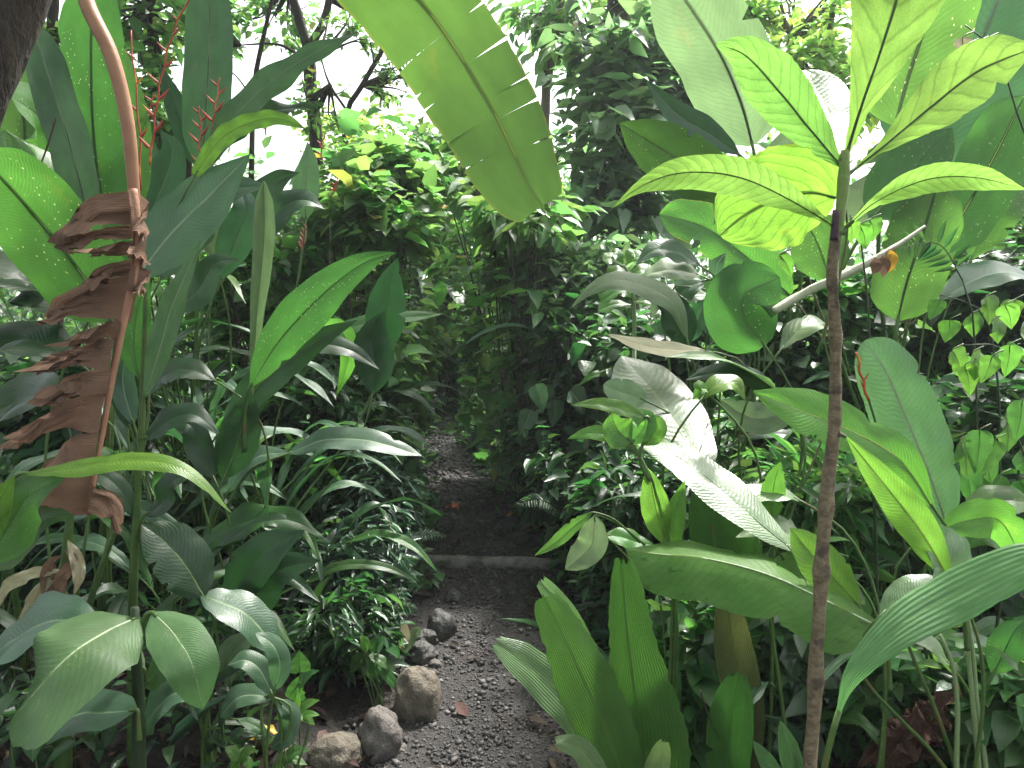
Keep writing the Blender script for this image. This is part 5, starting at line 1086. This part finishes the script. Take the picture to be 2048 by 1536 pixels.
def backdrop(name, n, Yr, ztop, ls, mat, seed, asp=.6):
    """the far wall of forest: leaf clumps through a deep band, with an uneven top"""
    rng = np.random.default_rng(seed); pos = []; dr = []; sz = []
    while len(pos) < n:
        y = rng.uniform(*Yr); x = rng.uniform(-.95, .95) * y
        top = ztop * (.75 + .6 * noise.noise(Vector((x * .35, y * .3, seed)))) * (np.interp(x / y, [-.5, -.36, -.15, -.05], [1, .62, .62, 1]))
        z = rng.uniform(0, 1) * top
        if noise.noise(Vector((x * .9, y * .9, z * .9 + seed))) < -.12: continue
        for k in range(5):
            d = rng.normal(0, 1, 3); d[2] -= .4
            pos.append((x + rng.normal(0, .15), y + rng.normal(0, .15), z + rng.normal(0, .12))); dr.append(d); sz.append(ls * rng.uniform(.5, 1.4))
    return tag(foliage(name, mat, pos, dr, sz, asp, None, rng=rng), kind='stuff')
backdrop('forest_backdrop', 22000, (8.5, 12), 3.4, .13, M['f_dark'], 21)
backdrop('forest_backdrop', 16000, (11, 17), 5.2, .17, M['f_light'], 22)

# the unseen crowns that shade the left side are added to the last tree

# ================================================================== ferns and twigs
def frond(pl, pts, Y, w, mat, n=22, up=.6):
    c = spline([P(x, y, Y + (d[0] if d else 0)) for x, y, *d in pts], n + 1); T = frames(c); pos = []; dr = []; sz = []; nn = []
    for i in range(2, n + 1):
        u = i / n; L = .5 * w * mpp(c[i]) * math.sin(math.pi * min(1, (u * .85 + .13))) ** .8 * 1.1
        v = (CAM - c[i]).normalized() * (1 - up) + Vector((0, 0, up)); s_ = T[i].cross(v).normalized()
        for sd_ in (-1, 1): pos.append(c[i]); dr.append(s_ * sd_ + T[i] * .45 - Vector((0, 0, .18))); sz.append(max(L, .006)); nn.append(v)
    rng = np.random.default_rng(int(w) + n + int(pts[0][0]))
    o = foliage('frond', mat, pos, dr, sz, .24, pl, 'full', np.array(nn), .12, rng)
    MB().tube([c[0], c[n // 2], c[-1]], [.0025, .0018, .0006], 5, 16).build('midrib', M['stalk_dark'], o)
    return o
def fern(label, px, py, Y, n, L, mat, seed, w=46):
    pl = plant('fern', label, 'fern', px, Y, 'ferns beside the path'); rg = random.Random(seed)
    for k in range(n):
        a = -math.pi / 2 + (k - (n - 1) / 2) * (2.5 / n) + rg.uniform(-.2, .2); l = L * rg.uniform(.7, 1.1)
        ex, ey = px + math.cos(a) * l, py + math.sin(a) * l * .75; dz = rg.uniform(-.3, .1)
        frond(pl, [(px + rg.uniform(-6, 6), py, 0), ((px + ex) / 2, (py + ey) / 2 - l * .14, dz * .5), (ex, ey + l * .12, dz)], Y, w * rg.uniform(.8, 1.2), mat, 20)
    MB().tube([pl.location, P(px, py, Y)], [.006, .005], 6, 6).build('stem', M['stalk_dark'], pl)
fern('fern with silvery fronds on the left path edge just before the log', 790, 1120, 3.8, 8, 130, M['f_fern'], 1, 44)
fern('fern arching over the left path edge beside the silvery ferny plant', 740, 1000, 4.3, 7, 120, M['f_fern'], 2, 40)
fern('dark fern on the right bank behind the drooping yellow green leaf', 1130, 1030, 3.7, 7, 120, M['f_dark'], 3, 46)
fern('fern low on the left above the small dark stones', 760, 1240, 3.1, 7, 120, M['f_dark'], 4, 46)
fern('fern on the right bank beyond the rust brown fallen leaves', 1060, 960, 4.6, 7, 100, M['f_mid'], 5, 40)
fern('dark fern in the shade between the palm seedling and the trunk', 1570, 1010, 2.7, 6, 120, M['f_dark'], 6, 44)
fr = plant('fern', 'thin dark frond silhouetted against the upright rounded leaf at the right', 'fern', 1960, 2.6)
frond(fr, [(1925, 560), (1890, 500), (1850, 480), (1790, 500)], 2.6, 90, M['f_dark'], 12, .15)
MB().tube([fr.location, P(1950, 700, 2.6), P(1925, 560, 2.6)], [.006, .004, .003], 6, 14).build('stalk', M['stalk_dark'], fr)
def twig(label, Y, pts, r=.003):
    mb = MB().tube([P(x, y, Y) for x, y in pts], [r, r * .8, r * .4], 6, 24, bump=.3)
    p = P(*pts[0], Y); tag(mb.build('dead_twig', M['twig'], loc=p), label, 'twig', 'dead twigs caught in the leaves')
twig('thin dark twig hanging among the leaves at the left edge above the dead leaf', 2.4, [(112, 235), (85, 320), (42, 412)])
twig('thin bare twig lying level across the dark leaves right of the dead leaf', 2.6, [(235, 755), (330, 715), (420, 700), (505, 690)], .002)
twig('bare dark twig slanting between the brown old palm blade and the trunk', 1.9, [(1400, 1380), (1420, 1440), (1440, 1480)], .0025)
twig('dark branching twig standing before the white glaring leaf', 2.2, [(1365, 1090), (1362, 1010), (1400, 900), (1420, 830)], .0022)

# ================================================================== clumps of narrow arching blades
def clump(label, px, Y, n, H, L, wd, mats, seed, lean=0., name='ginger_plant', spread=1.):
    pl = plant(name, label, 'plant', px, Y, 'ginger like plants with narrow arching leaves'); rg = random.Random(seed * 31 + 7); b = pl.location
    for k in range(n):
        a = 6.283 * (k * .382 + rg.uniform(-.08, .08)); ll = L * rg.uniform(.7, 1.2); h = H * rg.uniform(.45, 1.)
        d = Vector((math.cos(a), math.sin(a) * .8, 0)) * spread + Vector((lean, 0, 0)); st = rg.uniform(.1, 1.)
        p0 = b + d * .12 + Vector((0, 0, h)); up_ = .75 - .55 * st
        pts = [p0, p0 + d * ll * .22 + Vector((0, 0, ll * up_ * .42)), p0 + d * ll * .5 + Vector((0, 0, ll * up_ * .7)), p0 + d * ll * .78 + Vector((0, 0, ll * (up_ * .72 - .1 * st))), p0 + d * ll + Vector((0, 0, ll * (up_ * .6 - .3 * st)))]
        leaf(pl, pts, wd * rg.uniform(.7, 1.25), M[rg.choice(mats)], rg.choice(['lance', 'lance', 'strap', 'ellip']), up=.85, roll=rg.uniform(-.5, .5), twist=rg.uniform(-.8, .8), fold=rg.uniform(.15, .5), wav=rg.uniform(.05, .3), world=True, root=pl, nU=22, nV=3, sr=.0035)
    return pl
for i, (lab, px, Y, n, H, L, wd, mats) in enumerate((
    ('tangle of narrow green blades right behind the dead leaf at shoulder height', 330, 3.2, 11, .95, .60, .085, ('mid', 'blue', 'ribbed')),
    ('narrow leaved clump left of the rolled upright shoot', 430, 3.6, 12, 1.1, .62, .08, ('mid', 'blue', 'ribbed')),
    ('narrow leaved clump between the spotted leaf and the path', 680, 4.4, 11, .9, .6, .08, ('mid', 'dark', 'blue')),
    ('narrow leaved clump behind the ginger flower', 600, 5.2, 12, 1.4, .75, .10, ('mid', 'blue', 'fresh')),
    ('shaded clump of blades low behind the thin bright bowed leaf', 360, 2.7, 9, .5, .5, .075, ('dark', 'mid', 'dark')),
    ('shaded clump of blades at the left edge under the dead leaf', 40, 2.8, 10, .7, .55, .09, ('dark', 'mid', 'blue')),
    ('tall clump of blades behind the backlit upright leaves', 90, 4.2, 10, 1.8, .8, .12, ('mid', 'back', 'blue')),
    ('fresh clump of blades right of the bright green shoot', 1350, 4.2, 11, 1.1, .65, .09, ('mid', 'fresh', 'ribbed')),
    ('clump of blades behind the sapling trunk at half height', 1640, 3.2, 11, .85, .6, .085, ('mid', 'ribbed', 'fresh')),
    ('shaded clump of blades below the round dark leaf', 1480, 2.9, 9, .55, .5, .08, ('mid', 'dark', 'ribbed')),
    ('clump of blades between the silvery ribbed leaf and the right edge', 1900, 2.9, 10, .7, .55, .085, ('mid', 'dark', 'ribbed')),
    ('fresh clump of blades in the bottom right behind the pale stalks', 1830, 2.3, 9, .35, .45, .07, ('fresh', 'mid', 'ribbed')),
    ('low clump of blades right of the palm seedling', 1560, 2.25, 9, .3, .42, .06, ('mid', 'ribbed', 'pale')),
    ('clump of blades on the right bank above the far path', 1120, 6.0, 11, 1.2, .7, .10, ('mid', 'fresh', 'blue')),
    ('low shaded clump of blades beside the ferny plants left of the log', 620, 3.2, 9, .35, .45, .06, ('dark', 'mid', 'dark')),
    ('upright clump of narrow blades between the rolled shoot and the spotted leaf', 560, 3.7, 13, .8, .65, .065, ('mid', 'blue', 'mid')),
    ('clump of long narrow blades left of the ginger flower', 500, 4.6, 13, 1.3, .8, .085, ('mid', 'blue', 'ribbed')),
    ('clump of narrow blades behind the upright dark stem', 230, 3.8, 12, 1.2, .75, .085, ('mid', 'blue', 'dark')),
    ('drooping dark clump of blades at the left path edge by the far path', 700, 5.4, 12, .8, .65, .07, ('dark', 'mid', 'blue')),
    ('clump of narrow blades before the glossy shrub right of the path', 1200, 4.6, 12, 1.0, .65, .075, ('mid', 'fresh', 'blue')),
    ('clump of narrow blades behind the arched grey green leaf', 1420, 3.9, 12, .9, .6, .07, ('mid', 'pale', 'blue')),
    ('narrow blades in the shade behind the silvery ribbed leaf', 1760, 2.9, 11, .7, .55, .06, ('mid', 'dark', 'fresh')),
    ('fresh clump of straps between the dead leaf stalk and the rolled shoot', 380, 4.4, 13, 1.35, .8, .08, ('mid', 'fresh', 'blue')),
    ('wide clump of straps low behind the bowed horizontal leaves', 540, 3.3, 12, .6, .6, .07, ('mid', 'blue', 'dark')),
    ('clump of straps over the left ferns at the far path edge', 640, 4.0, 12, .75, .62, .065, ('mid', 'ribbed', 'fresh')),
    ('dim clump of straps right behind the broad pale leaved plant', 200, 2.35, 9, .35, .5, .07, ('dark', 'mid', 'dark')),
    ('big leaved clump below the banana leaf tip', 860, 8.2, 12, 1.9, 1.1, .2, ('mid', 'fresh', 'ribbed')))):
    clump(lab, px, Y, n, H, L, wd, mats, i + 1)

# ================================================================== the damp air of the forest
hm, hnt = nodes('haze_air'); hg = G(hnt); pvn = hg.n('ShaderNodeVolumePrincipled'); pvn.inputs['Color'].default_value = (.93, .97, 1, 1); pvn.inputs['Density'].default_value = .0024; pvn.inputs['Anisotropy'].default_value = .3
ho = hg.n('ShaderNodeOutputMaterial'); hg.link(pvn.outputs[0], ho.inputs['Volume'])
x0, x1, y0, y1, z0, z1 = -170, 170, -70, 230, -2, 13
hv = [(x, y, z) for z in (z0, z1) for y in (y0, y1) for x in (x0, x1)]
tag(mesh_obj('haze', hv, [(0, 2, 3, 1), (4, 5, 7, 6), (0, 1, 5, 4), (2, 6, 7, 3), (0, 4, 6, 2), (1, 3, 7, 5)], hm, smooth=False), kind='stuff')
